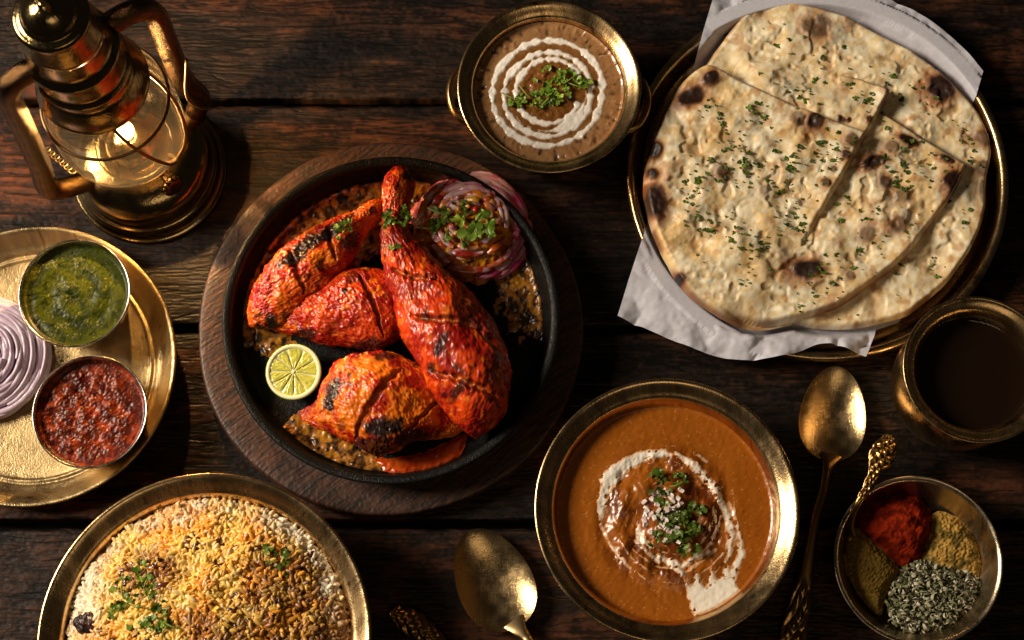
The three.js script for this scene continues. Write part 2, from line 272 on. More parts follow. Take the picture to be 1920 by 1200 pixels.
// ------------------------------------------------------------------ curry bowl, lower right of the middle
{
  const H = 0.062, m = M(1251, 953, H), c = at0(1251, 953, H), R = 248 * m, rim = 31 * m;
  const b = thing('curry_bowl', 'large brass bowl with a flared rim holding orange curry', 'bowl', [c.x, 0, c.z]);
  part('bowl_wall', lathe(bowlProfile(R, H, rim, 0.0052, R * 0.52, 0.0052), 180, 5), M_brass, b);
  const lv = H - 0.0175, ri = R - rim - 0.0043, lp = (x, z) => [(x - c.x) / m, (z - c.z) / m];     // place in picture-sized units of about 0.4 mm
  const heap = (u, v) => 0.0066 * Math.exp(-((u - 8) ** 2 + (v - 10) ** 2) / (2 * 62 ** 2));
  const lump = (u, v) => ss(165, 105, Math.hypot((u - 0) * 1.05, v - 10));
  const surf = (x, z) => { const [u, v] = lp(x, z), l = lump(u, v), r = Math.hypot(u, v); return lv + heap(u, v) + l * (0.0056 * (fbm(u / 20 + 5, v / 34, 3, 4) - 0.5) + 0.0014 * Math.sin((Math.atan2(v, u) * 2 + r / 11))) + 0.0006 * (fbm(u / 7, v / 7, 9, 3) - 0.5) + 0.0013 * ss(ri / m - 5, ri / m, r); };
  const cur = thing('curry', 'smooth orange curry swirled with white cream filling the large brass bowl', 'curry', [c.x, 0, c.z]);
  part('sauce', disc(c, ri, 0.0009, surf, (x, z) => {
    const [u, v] = lp(x, z), n = fbm(u / 30, v / 30, 2, 4), s = noise(u / 2.2, v / 2.2, 7), l = lump(u, v);
    let k = mix(C(146, 78, 14), C(164, 92, 20), n); k = mix(k, C(96, 40, 6), l * ss(0.38, 0.6, fbm(u / 16 + 3, v / 30, 15, 4)) * 0.9); if (s > 0.86) k = scl(k, 0.72); if (s < 0.08) k = mix(k, C(214, 150, 80), 0.5); return k;
  }), vc({ roughness: 0.3, clearcoat: 0.35, clearcoatRoughness: 0.2 }), cur);
  // the cream: arcs and a broad spill towards the lower right, ragged where it mixes in
  const arcs = [[[-118, -28], [-105, -62], [-70, -92], [-35, -108], [0, -112], [14, -108]], [[24, -110], [58, -88], [92, -48], [116, 0], [126, 44], [118, 92]], [[60, -112], [82, -96]], [[-118, -28], [-124, 20], [-104, 66], [-72, 104], [-40, 128]], [[122, -20], [140, 36], [142, 82], [126, 118]], [[-52, 22], [-48, 52], [-28, 68]], [[-58, 56], [-36, 76], [-12, 96]], [[10, 92], [30, 104], [56, 88], [82, 76]], [[-16, 82], [12, 100], [30, 120]], [[86, 60], [98, 30], [104, 14]]];
  const wid = [[7, 19, 14, 11, 9, 4], [5, 9, 9, 9, 7, 4], [4, 4], [12, 4, 3, 3, 2], [2, 4, 9, 8], [5, 8, 5], [4, 5, 5], [5, 7, 6, 4], [4, 8, 7], [4, 3, 2]];
  const spill = outline([[30, 122, 1], [48, 138], [56, 110], [72, 140], [84, 104], [98, 128], [112, 88], [124, 118], [140, 84], [132, 130], [146, 160, 1], [112, 196], [62, 214, 1], [44, 184]], 5);
  const cream = (u, v) => {
    let d = sdPoly(spill, u, v);
    arcs.forEach((a, n) => { for (let k = 0; k < a.length - 1; k++) { const ex = a[k + 1][0] - a[k][0], ez = a[k + 1][1] - a[k][1], t = clamp(((u - a[k][0]) * ex + (v - a[k][1]) * ez) / (ex * ex + ez * ez)); d = Math.max(d, wid[n][k] + (wid[n][k + 1] - wid[n][k]) * t - Math.hypot(u - a[k][0] - ex * t, v - a[k][1] - ez * t)); } });
    const q = Math.hypot(u - 6, (v - 8) * 0.94), th = Math.atan2(v - 8, u - 6), streak = Math.abs(((q + 9 * th + 14 * (fbm(u / 40, v / 40, 21, 3) - 0.5)) / 13) % 1 - 0.5) * 13;
    if (q > 44 && q < 138) d = Math.max(d, 2.6 * ss(0.5, 0.72, fbm(th * 2.2 + 9, q / 30, 23, 3) + 0.16 * Math.cos(th - 0.75)) - streak - 0.6);
    d += 7 * (fbm(u / 9, v / 9, 4, 4) - 0.5) - 9 * ss(0.64, 0.76, fbm(u / 7, v / 5, 8, 3)); return d;
  };
  part('cream_swirl', sheet({ sd: (x, z) => Math.min(ri - 0.0006 - Math.hypot(x - c.x, z - c.z), cream(...lp(x, z)) * m), box: [c.x - ri, c.z - ri, c.x + ri, c.z + ri], cell: 0.0007, height: (x, z, d) => surf(x, z) + 0.0001 + 0.0005 * ss(0, 0.002, d), color: (x, z, d) => mix(C(196, 132, 70), C(250, 242, 228), ss(-0.0002, 0.0026, d + 0.0016 * (fbm(x * 600, z * 600, 3, 3) - 0.5))), origin: [c.x, 0, c.z] }), vc({ roughness: 0.35, clearcoat: 0.3 }), cur);
  // chopped onion and coriander in the middle
  const rnd = rng(77), on = thing('chopped_onion', 'little heap of chopped white onion in the centre of the orange curry', 'onion', [c.x + 4 * m, lv, c.z + 4 * m]);
  const mo = vc({ roughness: 0.35 });
  for (let k = 0; k < 44; k++) {
    const g = new THREE.BoxGeometry(0.004 + 0.0042 * rnd() * rnd(), 0.0026, 0.0026 + 0.002 * rnd(), 4, 3, 3), p = g.attributes.position, col = []; const ph = rnd() * 9, w = mix(C(244, 234, 224), C(216, 184, 188), rnd() * rnd());
    for (let i = 0; i < p.count; i++) { const x = p.getX(i), y = p.getY(i), z = p.getZ(i), s = 1.1 - 0.5 * Math.hypot(x / 0.003, y / 0.0015, z / 0.0022) / 1.7 + 0.5 * (noise(x * 500 + ph, y * 500, z * 500) - 0.5); p.setXYZ(i, x * s, y * s + x * x * 70, z * s); col.push(...w); }
    g.setAttribute('color', new THREE.Float32BufferAttribute(col, 3)); g.computeVertexNormals();
    const a = rnd() * 6.28, r = Math.sqrt(rnd()) * (k < 26 ? 36 : 56), u = -4 + r * Math.cos(a), v = -2 + r * Math.sin(a) * 1.1, q = part('onion_piece', g, mo, on, [(u - 0) * m, surf(c.x + (u + 4) * m, c.z + (v + 4) * m) - lv + 0.001 + 0.003 * (1 - r / 60) * rnd(), v * m]);
    q.rotation.set((rnd() - 0.5) * 0.9, rnd() * 6.28, (rnd() - 0.5) * 0.9);
  }
  const L = (u, v) => new THREE.Vector3(c.x + u * m, surf(c.x + u * m, c.z + v * m), c.z + v * m);
  garnish('coriander_garnish', 'chopped coriander leaves around the white onion on the orange curry', [[L(8, 30), 0.014, 15, 0.0048], [L(46, 18), 0.011, 15, 0.005, 0.005], [L(34, 48), 0.013, 18, 0.005], [L(2, -36), 0.011, 11, 0.0044], [L(-16, -62), 0.005, 5, 0.005], [L(30, -64), 0.005, 5, 0.005], [L(-14, 56), 0.007, 6, 0.0045], [L(0, 0), 0.015, 6, 0.0034, 0.007]], 5, 0.62, 4);
}

// ------------------------------------------------------------------ dal bowl with two loop handles, top middle
{
  const H = 0.058, m = M(1030, 160, H), c = at0(1030, 160, H), R = 172 * m, rim = 26 * m;
  const b = thing('dal_bowl', 'round brass serving bowl with two loop handles holding brown dal', 'bowl', [c.x, 0, c.z]);
  part('bowl_wall', lathe(bowlProfile(R, H, rim, 0.0042, R * 0.6), 160, 5), M_brass, b);
  for (const [a0, s] of [[Math.PI - 0.02, 1], [0.14, 1]]) {
    const st = [], n = 9;
    for (let k = 0; k < n; k++) { const t = k / (n - 1) * 2 - 1, a = a0 + t * 0.36, r = R - 0.007 + 0.0135 * Math.sqrt(Math.max(0, 1 - t * t * 0.96)), y = H - 0.016 + 0.003 * (1 - t * t); st.push([r * Math.cos(a), y, r * Math.sin(a), 0.0026, 0.0042]); }
    part('handle', sweep(st, 40, 14), M_brass, b);
  }
  const lv = H - 0.0125, ri = R - rim - 0.0018, lp = (x, z) => [(x - c.x) / m, (z - c.z) / m], rnd = rng(12), dents = [];
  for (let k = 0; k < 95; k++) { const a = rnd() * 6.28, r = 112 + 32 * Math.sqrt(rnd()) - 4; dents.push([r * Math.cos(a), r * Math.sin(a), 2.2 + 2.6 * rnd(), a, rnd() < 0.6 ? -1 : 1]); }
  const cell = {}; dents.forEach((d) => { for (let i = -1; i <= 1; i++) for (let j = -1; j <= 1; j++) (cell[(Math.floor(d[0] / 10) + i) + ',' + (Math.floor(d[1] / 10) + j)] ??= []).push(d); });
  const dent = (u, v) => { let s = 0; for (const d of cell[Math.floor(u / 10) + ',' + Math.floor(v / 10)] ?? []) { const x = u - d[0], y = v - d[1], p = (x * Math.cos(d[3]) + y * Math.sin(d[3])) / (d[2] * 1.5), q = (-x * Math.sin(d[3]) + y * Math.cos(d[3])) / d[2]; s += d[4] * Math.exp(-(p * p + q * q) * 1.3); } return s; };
  const surf = (x, z) => { const [u, v] = lp(x, z); return lv + 0.0022 * Math.exp(-(u * u + v * v) / 2800) + 0.0011 * (fbm(u / 9, v / 9, 3, 4) - 0.5) + 0.0007 * dent(u, v) + 0.0012 * ss(ri / m - 5, ri / m, Math.hypot(u, v)) + ss(60, 45, Math.hypot(u, v)) * 0.003 * (fbm(u / 10, v / 10, 30, 3) - 0.5); };
  const d = thing('dal', 'creamy brown lentil dal with white cream rings filling the two-handled brass bowl', 'dal', [c.x, 0, c.z]);
  part('lentils', disc(c, ri, 0.0007, surf, (x, z) => {
    const [u, v] = lp(x, z), n = fbm(u / 22, v / 22, 4, 4), r = Math.hypot(u, v), s = noise(u / 2.2, v / 2.2, 3); let k = mix(C(140, 98, 60), C(168, 126, 84), n);
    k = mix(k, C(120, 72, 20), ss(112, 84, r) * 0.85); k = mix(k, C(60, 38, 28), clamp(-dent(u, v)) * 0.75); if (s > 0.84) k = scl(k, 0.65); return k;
  }), vc({ roughness: 0.3, clearcoat: 0.3, clearcoatRoughness: 0.15 }), d);
  const rings = (u, v) => {
    const a = Math.atan2(v, u), r = Math.hypot(u * 0.99 + 2, v * 1.03 - 2) + 3.5 * Math.sin(a * 2 + 1) + 4 * (fbm(Math.cos(a) * 3 + 5, Math.sin(a) * 3, 6, 3) - 0.5), wob = 0.9 + 0.8 * (noise(Math.cos(a) * 9, Math.sin(a) * 9, 7) - 0.5);
    let e = -9; e = Math.max(e, 7.6 * wob - Math.abs(r - 106)); e = Math.max(e, 7 * wob - Math.abs(r - 84 - 3 * Math.sin(a))); if (!(a > -0.5 && a < 0.35)) e = Math.max(e, 6.6 * wob - Math.abs(r - 64 - 3 * Math.cos(a + 1)));
    const w = Math.exp(-((a - 0.95) ** 2) / 0.22); e = Math.max(e, w * 11 - Math.abs(r - 76) * 0.7);
    return e + 3.2 * (fbm(u / 5, v / 5, 2, 3) - 0.5);
  };
  part('cream_ring', sheet({ sd: (x, z) => rings(...lp(x, z)) * m, box: [c.x - 120 * m, c.z - 120 * m, c.x + 120 * m, c.z + 120 * m], cell: 0.0006, height: (x, z, e) => surf(x, z) + 0.0001 + 0.0006 * ss(0, 0.0016, e), color: (x, z, e) => mix(C(170, 130, 90), C(250, 244, 236), ss(-0.0002, 0.0014, e + 0.0008 * (fbm(x * 700, z * 700, 3, 2) - 0.5))), origin: [c.x, 0, c.z] }), vc({ roughness: 0.35, clearcoat: 0.3 }), d);
  const L = (u, v) => new THREE.Vector3(c.x + u * m, surf(c.x + u * m, c.z + v * m), c.z + v * m);
  garnish('coriander_garnish', 'chopped coriander leaves at the centre of the cream rings on the brown dal', [[L(6, -8), 0.016, 20, 0.0042], [L(-32, 20), 0.012, 15, 0.0046], [L(18, 4), 0.01, 12, 0.0046, 0.005], [L(30, -24), 0.009, 9, 0.004], [L(-60, 22), 0.006, 6, 0.0042], [L(58, -6), 0.008, 6, 0.0046]], 9, 1.3, 5);
}

// ------------------------------------------------------------------ round wooden underliner and cast iron skillet
const FLOOR = 0.021, SK = at0(733, 594, 0.04), SKm = M(733, 594, 0.04), SKR = 317 * SKm;
{
  const h = 0.015, m = M(731, 608, h), c = at0(731, 608, h), R = 361 * m;
  const o = thing('wooden_underliner', 'thick round dark wooden board under the black iron skillet', 'board', [c.x, 0, c.z]);
  const w = 1024, woodMap = dataTex(w, w, (i, j) => {
    const u = (i * 0.79 - j * 0.61), v = (i * 0.61 + j * 0.79), wob = 10 * fbm(u / 200, v / 60, 51, 3), f = fbm(u / 34, (v + wob) / 3.2, 53, 4), p = noise(u / 20, (v + wob) / 1.8, 58), n = fbm(u / 120, v / 50, 57, 3);
    let k = mix(C(54, 30, 20), C(82, 46, 30), n); k = mix(k, C(20, 11, 8), ss(0.44, 0.66, f) * 0.85); k = scl(k, 0.7 + 0.5 * p); return k.map((q) => q ** (1 / 2.2));
  }, true);
  woodMap.repeat.set(3.2, 3.2);
  const woodBump = dataTex(512, 512, (i, j) => g2(0.6 * fbm((i * 0.79 - j * 0.61) / 16, (i * 0.61 + j * 0.79) / 1.8, 53, 4) + 0.4 * noise(i / 3, j / 3)));
  woodBump.repeat.set(3.2, 3.2);
  part('board', lathe([[0, 0], [R * 0.98, 0], [R - 0.0012, 0.001], [R, 0.003], [R, h - 0.0028], [R - 0.0009, h - 0.0008], [R - 0.0028, h], [R * 0.9, h], [R * 0.86, h - 0.0005], [0, h - 0.0005]], 220, 4, (r, y, a) => [r * (1 + (r > R * 0.95 ? 0.006 * Math.sin(a * 3 + 0.6) + 0.0025 * Math.sin(a * 7 + 2) + 0.003 * (noise(Math.cos(a) * 14, Math.sin(a) * 14, y * 300) - 0.5) : 0)), y]), new THREE.MeshStandardMaterial({ map: woodMap, bumpMap: woodBump, bumpScale: 0.0006, roughness: 0.5, side: THREE.DoubleSide }), o);
  const s = thing('iron_skillet', 'shallow black cast iron sizzler skillet holding the red chicken', 'skillet', [SK.x, 0, SK.z]), r = SKR;
  part('pan', lathe([[0, h], [r * 0.84, h], [r * 0.88, h + 0.001], [r * 0.955, 0.03], [r * 0.985, 0.0375], [r - 0.0014, 0.0395], [r - 0.0002, 0.0404], [r - 0.0013, 0.0415], [r - 0.0045, 0.0412], [r - 0.0068, 0.0395], [r * 0.935, 0.031], [r * 0.905, FLOOR + 0.0022], [r * 0.875, FLOOR], [r * 0.5, FLOOR - 0.0003], [0, FLOOR - 0.0003]], 200, 5), M_iron, s);
  // what has dried, charred and run on the skillet's floor
  const lp = (x, z) => [(x - SK.x) / SKm + 733, (z - SK.z) / SKm * 0.97 + 594];
  const crustAmt = (u, v) => {
    const up = ss(140, 70, sdSeg(u, v, [480, 500], [690, 330])), rt = ss(95, 40, sdSeg(u, v, [1000, 560], [985, 420])), lo = ss(46, 18, sdSeg(u, v, [560, 800], [700, 880])), lf = ss(46, 14, sdSeg(u, v, [468, 610], [520, 640]));
    return Math.max(up * 0.95, rt * 0.75, lo * 0.85, lf * 0.8);
  };
  const thr = (u, v) => crustAmt(u, v) - 0.34 - 0.85 * (fbm(u / 15, v / 15, 71, 4) - 0.38) - 0.35 * (fbm(u / 5, v / 5, 72, 2) - 0.5);
  const bd = SKR * 0.9;
  stuff(part('burnt_crust', sheet({ sd: (x, z) => Math.min(bd - Math.hypot(x - SK.x, z - SK.z), thr(...lp(x, z)) * 0.004), box: [SK.x - bd, SK.z - bd, SK.x + bd, SK.z + bd], cell: 0.0009, height: (x, z, d) => { const [u, v] = lp(x, z); return FLOOR + 0.0022 * ss(SKR * 0.86, SKR * 0.91, Math.hypot(x - SK.x, z - SK.z)) + 0.0002 + 0.0022 * ss(0, 0.0016, d) * (0.15 + 1.2 * fbm(u / 7, v / 7, 75, 3)); }, color: (x, z, d) => { const [u, v] = lp(x, z), n = fbm(u / 11, v / 11, 77, 3); let k = mix(C(70, 42, 16), C(186, 122, 48), ss(0.35, 0.7, n)); k = mix(k, C(40, 25, 14), ss(0.55, 0.68, fbm(u / 8 + 4, v / 8, 78, 3))); return mix(k, C(196, 132, 28), ss(0.66, 0.74, noise(u / 14, v / 14, 5)) * 0.7); }, origin: [SK.x, 0, SK.z] }), vc({ roughness: 0.32, clearcoat: 0.4, clearcoatRoughness: 0.2 }), s));
  const pool = pxPoly(outline([[690, 858], [740, 858], [800, 846], [850, 822], [874, 812], [872, 838], [852, 868], [812, 884], [762, 890], [722, 886], [704, 872]], 6), FLOOR);
  part('red_sauce', sheet({ sd: (x, z) => sdPoly(pool, x, z) + 0.003 * (fbm(x * 300, z * 300, 3, 3) - 0.5), box: boxOf(pool), cell: 0.0009, height: (x, z, d) => FLOOR + 0.0024 * ss(SKR * 0.86, SKR * 0.91, Math.hypot(x - SK.x, z - SK.z)) + 0.0003 + 0.0024 * ss(0, 0.004, d) + 0.0014 * (fbm(x * 500, z * 500, 6, 3) - 0.4), color: (x, z) => mix(C(168, 40, 10), C(204, 88, 18), fbm(x * 260, z * 260, 8, 3)), origin: [SK.x, 0, SK.z] }), vc({ roughness: 0.28, clearcoat: 0.4 }), s);
}

// ------------------------------------------------------------------ tandoori chicken pieces
// stations in picture pixels: x, y, half width, height of the top above the skillet floor (metres), height of its underside
function chicken(name, label, st, seed, chars, { rough = 1, lay = 0, along = 1, tone = 0, slits = [] } = {}) {
  const w = st.map(([x, y, hw, top, bot = 0]) => { const mid = FLOOR + lay + (top + bot) / 2, p = P(x, y, mid); return [p.x, mid, p.z, hw * M(x, y, mid), (top - bot) / 2]; });
  const o = thing(name, label, 'chicken', [w[2][0], FLOOR, w[2][2]]);
  const spots = chars.map(([x, y, r, k = 1, sq = 1, ang = 0]) => { const p = P(x, y, FLOOR + 0.03); return [p.x, p.z, r * SKm, k, sq, ang]; });
  const seg = (t, a) => [t * 9 * along, a];
  const wr = (p, t, a) => {                                        // folds of skin run along the piece
    const wob = 0.6 * fbm(p.x * 60, p.z * 60, seed, 3), f = fbm(t * 11 * along + seed + wob * 3, Math.cos(a) * 4.2 + wob * 4, Math.sin(a) * 4.2, 4);
    return f;
  };
  const slit = (t, a) => { let s = 0; for (const [t0, a0, len, slope, wid] of slits) { const da = a - a0, q = 1 - (da / len) ** 2; if (q > 0) s = Math.max(s, ss(1, 0.1, Math.abs(t - t0 - slope * da + 0.012 * (noise(a * 9, t0 * 50) - 0.5)) / (wid * Math.sqrt(q)))); } return s; };
  const bump = (p, t, a) => {
    const end = Math.sin(Math.PI * clamp(t, 0.02, 0.98)) ** 0.4, big = fbm(p.x * 42 + seed, p.y * 42, p.z * 42, 3) - 0.5, mid = wr(p, t, a) - 0.5, fine = fbm(p.x * 330, p.y * 330, p.z * 330 + seed, 3) - 0.5, pore = noise(p.x * 900, p.y * 900, p.z * 900) - 0.5;
    const ridge = 1 - Math.abs(2 * fbm(t * 16 * along + 3 * big + seed, Math.cos(a) * 7 + 2 * mid, Math.sin(a) * 7, 3) - 1);
    const fib = noise(t * 70 * along, Math.cos(a) * 22 + 6 * mid, Math.sin(a) * 22) - 0.5;
    return -0.0042 * slit(t, a) + (0.0105 * big + 0.002 * mid + 0.0022 * fine + 0.0012 * pore + 0.0008 * fib + 0.0004 * (ridge - 0.75)) * end * rough;
  };
  const color = (p, t, a, b) => {
    const n1 = fbm(p.x * 85 + seed * 3, p.y * 85, p.z * 85, 4), n2 = fbm(p.x * 190, p.y * 190 + seed, p.z * 190, 4), n3 = fbm(p.x * 520, p.y * 520, p.z * 520, 2);
    let c = mix(C(166, 24, 6), C(208, 64, 8), ss(0.32, 0.62, n1)); c = mix(c, C(236, 124, 18), ss(0.56, 0.74, n2) * 0.8); c = mix(c, C(138, 14, 16), ss(0.55, 0.72, fbm(p.x * 120 + 9, p.y * 120, p.z * 120 + seed, 3)) * 0.8);
    c = scl(c, 0.78 + 0.44 * n3); if (tone > 0) c = mix(c, C(238, 128, 20), tone * ss(0.4, 0.6, n1)); if (tone < 0) c = mix(c, C(146, 22, 16), -tone * ss(0.62, 0.4, n1));
    let ch = ss(0.64, 0.74, fbm(p.x * 130 + 31, p.y * 130 + seed, p.z * 130, 4)) * 0.75;
    for (const [x, z, r, k, sq, ang] of spots) { const dx = p.x - x, dz = p.z - z, ca = Math.cos(ang), sa = Math.sin(ang), q = Math.hypot((dx * ca + dz * sa), (-dx * sa + dz * ca) / sq) / r; ch = Math.max(ch, k * ss(1.1, 0.55, q + 0.9 * (n2 - 0.5) + 0.5 * (n3 - 0.5))); }
    const sl = slit(t, a); ch = Math.max(ch, 0.75 * ss(0.05, 0.25, sl) * ss(0.9, 0.5, sl)); c = mix(c, C(206, 118, 52), 0.7 * ss(0.75, 1, sl)); c = mix(c, mix(C(26, 12, 10), C(46, 20, 14), n3), ch); return c;
  };
  part('meat', sweep(w, 300, 230, { bump, color, origin: [w[2][0], FLOOR, w[2][2]] }), vc({ roughness: 0.38, clearcoat: 0.2, clearcoatRoughness: 0.16, specularIntensity: 0.85 }), o);
  return o;
}
chicken('roast_chicken', 'charred red chicken drumstick at the upper left of the skillet, pointing up to the onion', [[718, 382, 4, 0.03, 0.016], [706, 390, 17, 0.034, 0.012], [680, 411, 25, 0.034, 0.007], [640, 441, 39, 0.034, 0.003], [596, 480, 53, 0.035, 0], [552, 525, 61, 0.035, 0], [514, 566, 53, 0.03, 0], [486, 597, 29, 0.021, 0], [474, 612, 4, 0.012, 0.003]], 11,
  [[566, 470, 22, 1, 3.2, 0.86], [620, 436, 16, 1, 2.6, 0.9], [658, 452, 14, 0.9, 1.6, 0.9], [600, 500, 12, 0.8], [506, 600, 17, 1], [480, 612, 14, 1], [532, 590, 10, 0.8], [700, 398, 10, 0.8]], { along: 1.1, tone: 0.4, slits: [[0.42, 1.5, 0.9, 0.05, 0.016], [0.6, 1.6, 0.8, 0.05, 0.014]] });
chicken('roast_chicken', 'orange red chicken thigh between the upper drumstick and the lime', [[500, 612, 4, 0.012, 0], [522, 604, 20, 0.016, 0], [564, 598, 36, 0.024, 0], [620, 588, 62, 0.033, 0], [676, 578, 76, 0.036, 0], [722, 576, 74, 0.034, 0], [752, 582, 56, 0.028, 0], [776, 588, 20, 0.02, 0], [784, 590, 3, 0.012, 0.004]], 23,
  [[648, 548, 8, 1], [560, 628, 18, 0.9, 2, 1.3], [690, 650, 22, 0.9, 2.5, 1.5], [660, 520, 16, 0.7], [740, 640, 18, 0.7]], { along: 1.0, slits: [[0.56, 1.5, 0.9, -0.06, 0.016], [0.75, 1.7, 0.7, -0.05, 0.013]] });
chicken('roast_chicken', 'glossy orange red chicken thigh at the bottom of the skillet beside the lime', [[562, 776, 4, 0.008, 0], [578, 778, 16, 0.012, 0], [604, 776, 32, 0.02, 0], [634, 766, 66, 0.031, 0], [674, 754, 92, 0.042, 0], [726, 752, 97, 0.044, 0], [774, 762, 80, 0.037, 0], [812, 778, 54, 0.026, 0], [848, 792, 34, 0.018, 0], [876, 798, 6, 0.012, 0.002]], 37,
  [[622, 742, 17, 1, 2.4, 0.2], [716, 806, 20, 1, 2.6, 1.45], [770, 822, 18, 0.9, 2.4, 1.3], [720, 670, 14, 0.9, 2, 1.5], [640, 800, 10, 0.6], [800, 706, 10, 0.8], [690, 838, 22, 0.9, 3, 1.5]], { along: 1.0, tone: 0.75, slits: [[0.5, 1.35, 0.9, 0.1, 0.018], [0.72, 1.6, 0.8, 0.08, 0.015]] });
chicken('roast_chicken', 'big dark red whole chicken leg lying on the right of the skillet', [[762, 318, 5, 0.03, 0.02], [752, 332, 27, 0.038, 0.014], [744, 358, 30, 0.04, 0.016], [738, 388, 25, 0.04, 0.017], [738, 418, 24, 0.041, 0.016], [742, 448, 30, 0.044, 0.014], [764, 498, 46, 0.05, 0.01], [798, 556, 66, 0.054, 0.006], [840, 618, 80, 0.057, 0.004], [872, 682, 80, 0.056, 0.006], [890, 740, 66, 0.049, 0.005], [894, 782, 46, 0.037, 0.002], [892, 808, 14, 0.022, 0.003], [892, 814, 3, 0.014, 0.006]], 53,
  [[766, 336, 12, 1], [830, 660, 12, 0.9, 2.4, 0.5], [880, 600, 16, 0.8, 2.5, -0.6], [812, 700, 12, 0.9], [860, 740, 12, 0.9, 2.6, 0.7], [926, 700, 16, 0.7, 3, 0.1], [800, 610, 9, 0.8], [846, 520, 12, 0.7, 3, -0.7], [720, 470, 8, 0.7]], { along: 1.7, rough: 0.92, tone: -0.55, slits: [[0.62, 1.7, 0.85, 0.06, 0.012], [0.74, 1.5, 0.95, 0.06, 0.013], [0.5, 1.4, 0.7, 0.05, 0.01]] });

// ------------------------------------------------------------------ lime half
{
  const h = FLOOR + 0.019, m = M(550, 697, h), c = P(550, 697, h), R = 53.5 * m;
  const o = thing('lime_half', 'cut lime half lying face up at the left of the skillet', 'lime', [c.x, c.y, c.z]); o.rotation.set(0.07, 0, 0.1);
  const rp = []; for (let k = 0; k <= 10; k++) { const a = k / 10 * Math.PI / 2; rp.push([R * Math.sin(a), -R * 0.88 * Math.cos(a)]); }
  part('rind', lathe([...rp, [R - 0.0007, 0.0003]], 80, 2), new THREE.MeshPhysicalMaterial({ color: new THREE.Color().setRGB(...C(118, 136, 30)), roughness: 0.35, bumpMap: rep(ironBump, 16), bumpScale: 0.0008, side: THREE.DoubleSide }), o);
  part('pith', lathe([[R - 0.0006, 0.0003], [R - 0.0018, 0.0006], [R - 0.003, 0.0001], [R - 0.0036, -0.0008], [0.0014, -0.0008], [0.001, 0.0001], [0, 0.0002]], 80, 3), new THREE.MeshStandardMaterial({ color: new THREE.Color().setRGB(...C(228, 226, 184)), roughness: 0.55, side: THREE.DoubleSide }), o);
  const N = 10, rnd = rng(4), mat = vc({ roughness: 0.25, clearcoat: 0.4, clearcoatRoughness: 0.1 });
  let a0 = 0.2; const ws = [...Array(N)].map(() => 0.8 + 0.4 * rnd()), tot = ws.reduce((p, q) => p + q);
  ws.forEach((w) => {
    const da = w / tot * Math.PI * 2, a1 = a0 + 0.022, a2 = a0 + da - 0.022, nr = 26, na = 16, pos = [], col = [], idx = [], ph = rnd() * 40;
    for (let i = 0; i <= nr; i++) for (let j = 0; j <= na; j++) {
      const f = i / nr, t = j / na, r = 0.0016 + (R - 0.0042) * f, pinch = 0.03 / (0.2 + f), a = a1 + pinch * 0.5 + (a2 - a1 - pinch) * t, e = Math.min(1, 6 * Math.min(t, 1 - t)) * Math.min(1, 9 * Math.min(f, 1 - f));
      const ves = noise(f * 7 + ph, (t - 0.5) * 9 * (0.5 + f) + ph), thin = noise(f * 16 + ph, t * 14, ph);
      pos.push(r * Math.cos(a), -0.0007 + 0.0003 * ss(0, 1, e) + 0.0004 * (ves - 0.5) * e + 0.0003 * (thin - 0.5) * e, r * Math.sin(a));
      col.push(...mix(mix(C(176, 178, 52), C(204, 202, 92), ves), C(226, 224, 160), 0.4 * ss(0.6, 0.9, thin)));
      if (i < nr && j < na) { const q = i * (na + 1) + j; idx.push(q, q + 1, q + na + 1, q + 1, q + na + 2, q + na + 1); }
    }
    part('segment', geom(pos, idx, col), mat, o); a0 += da;
  });
}

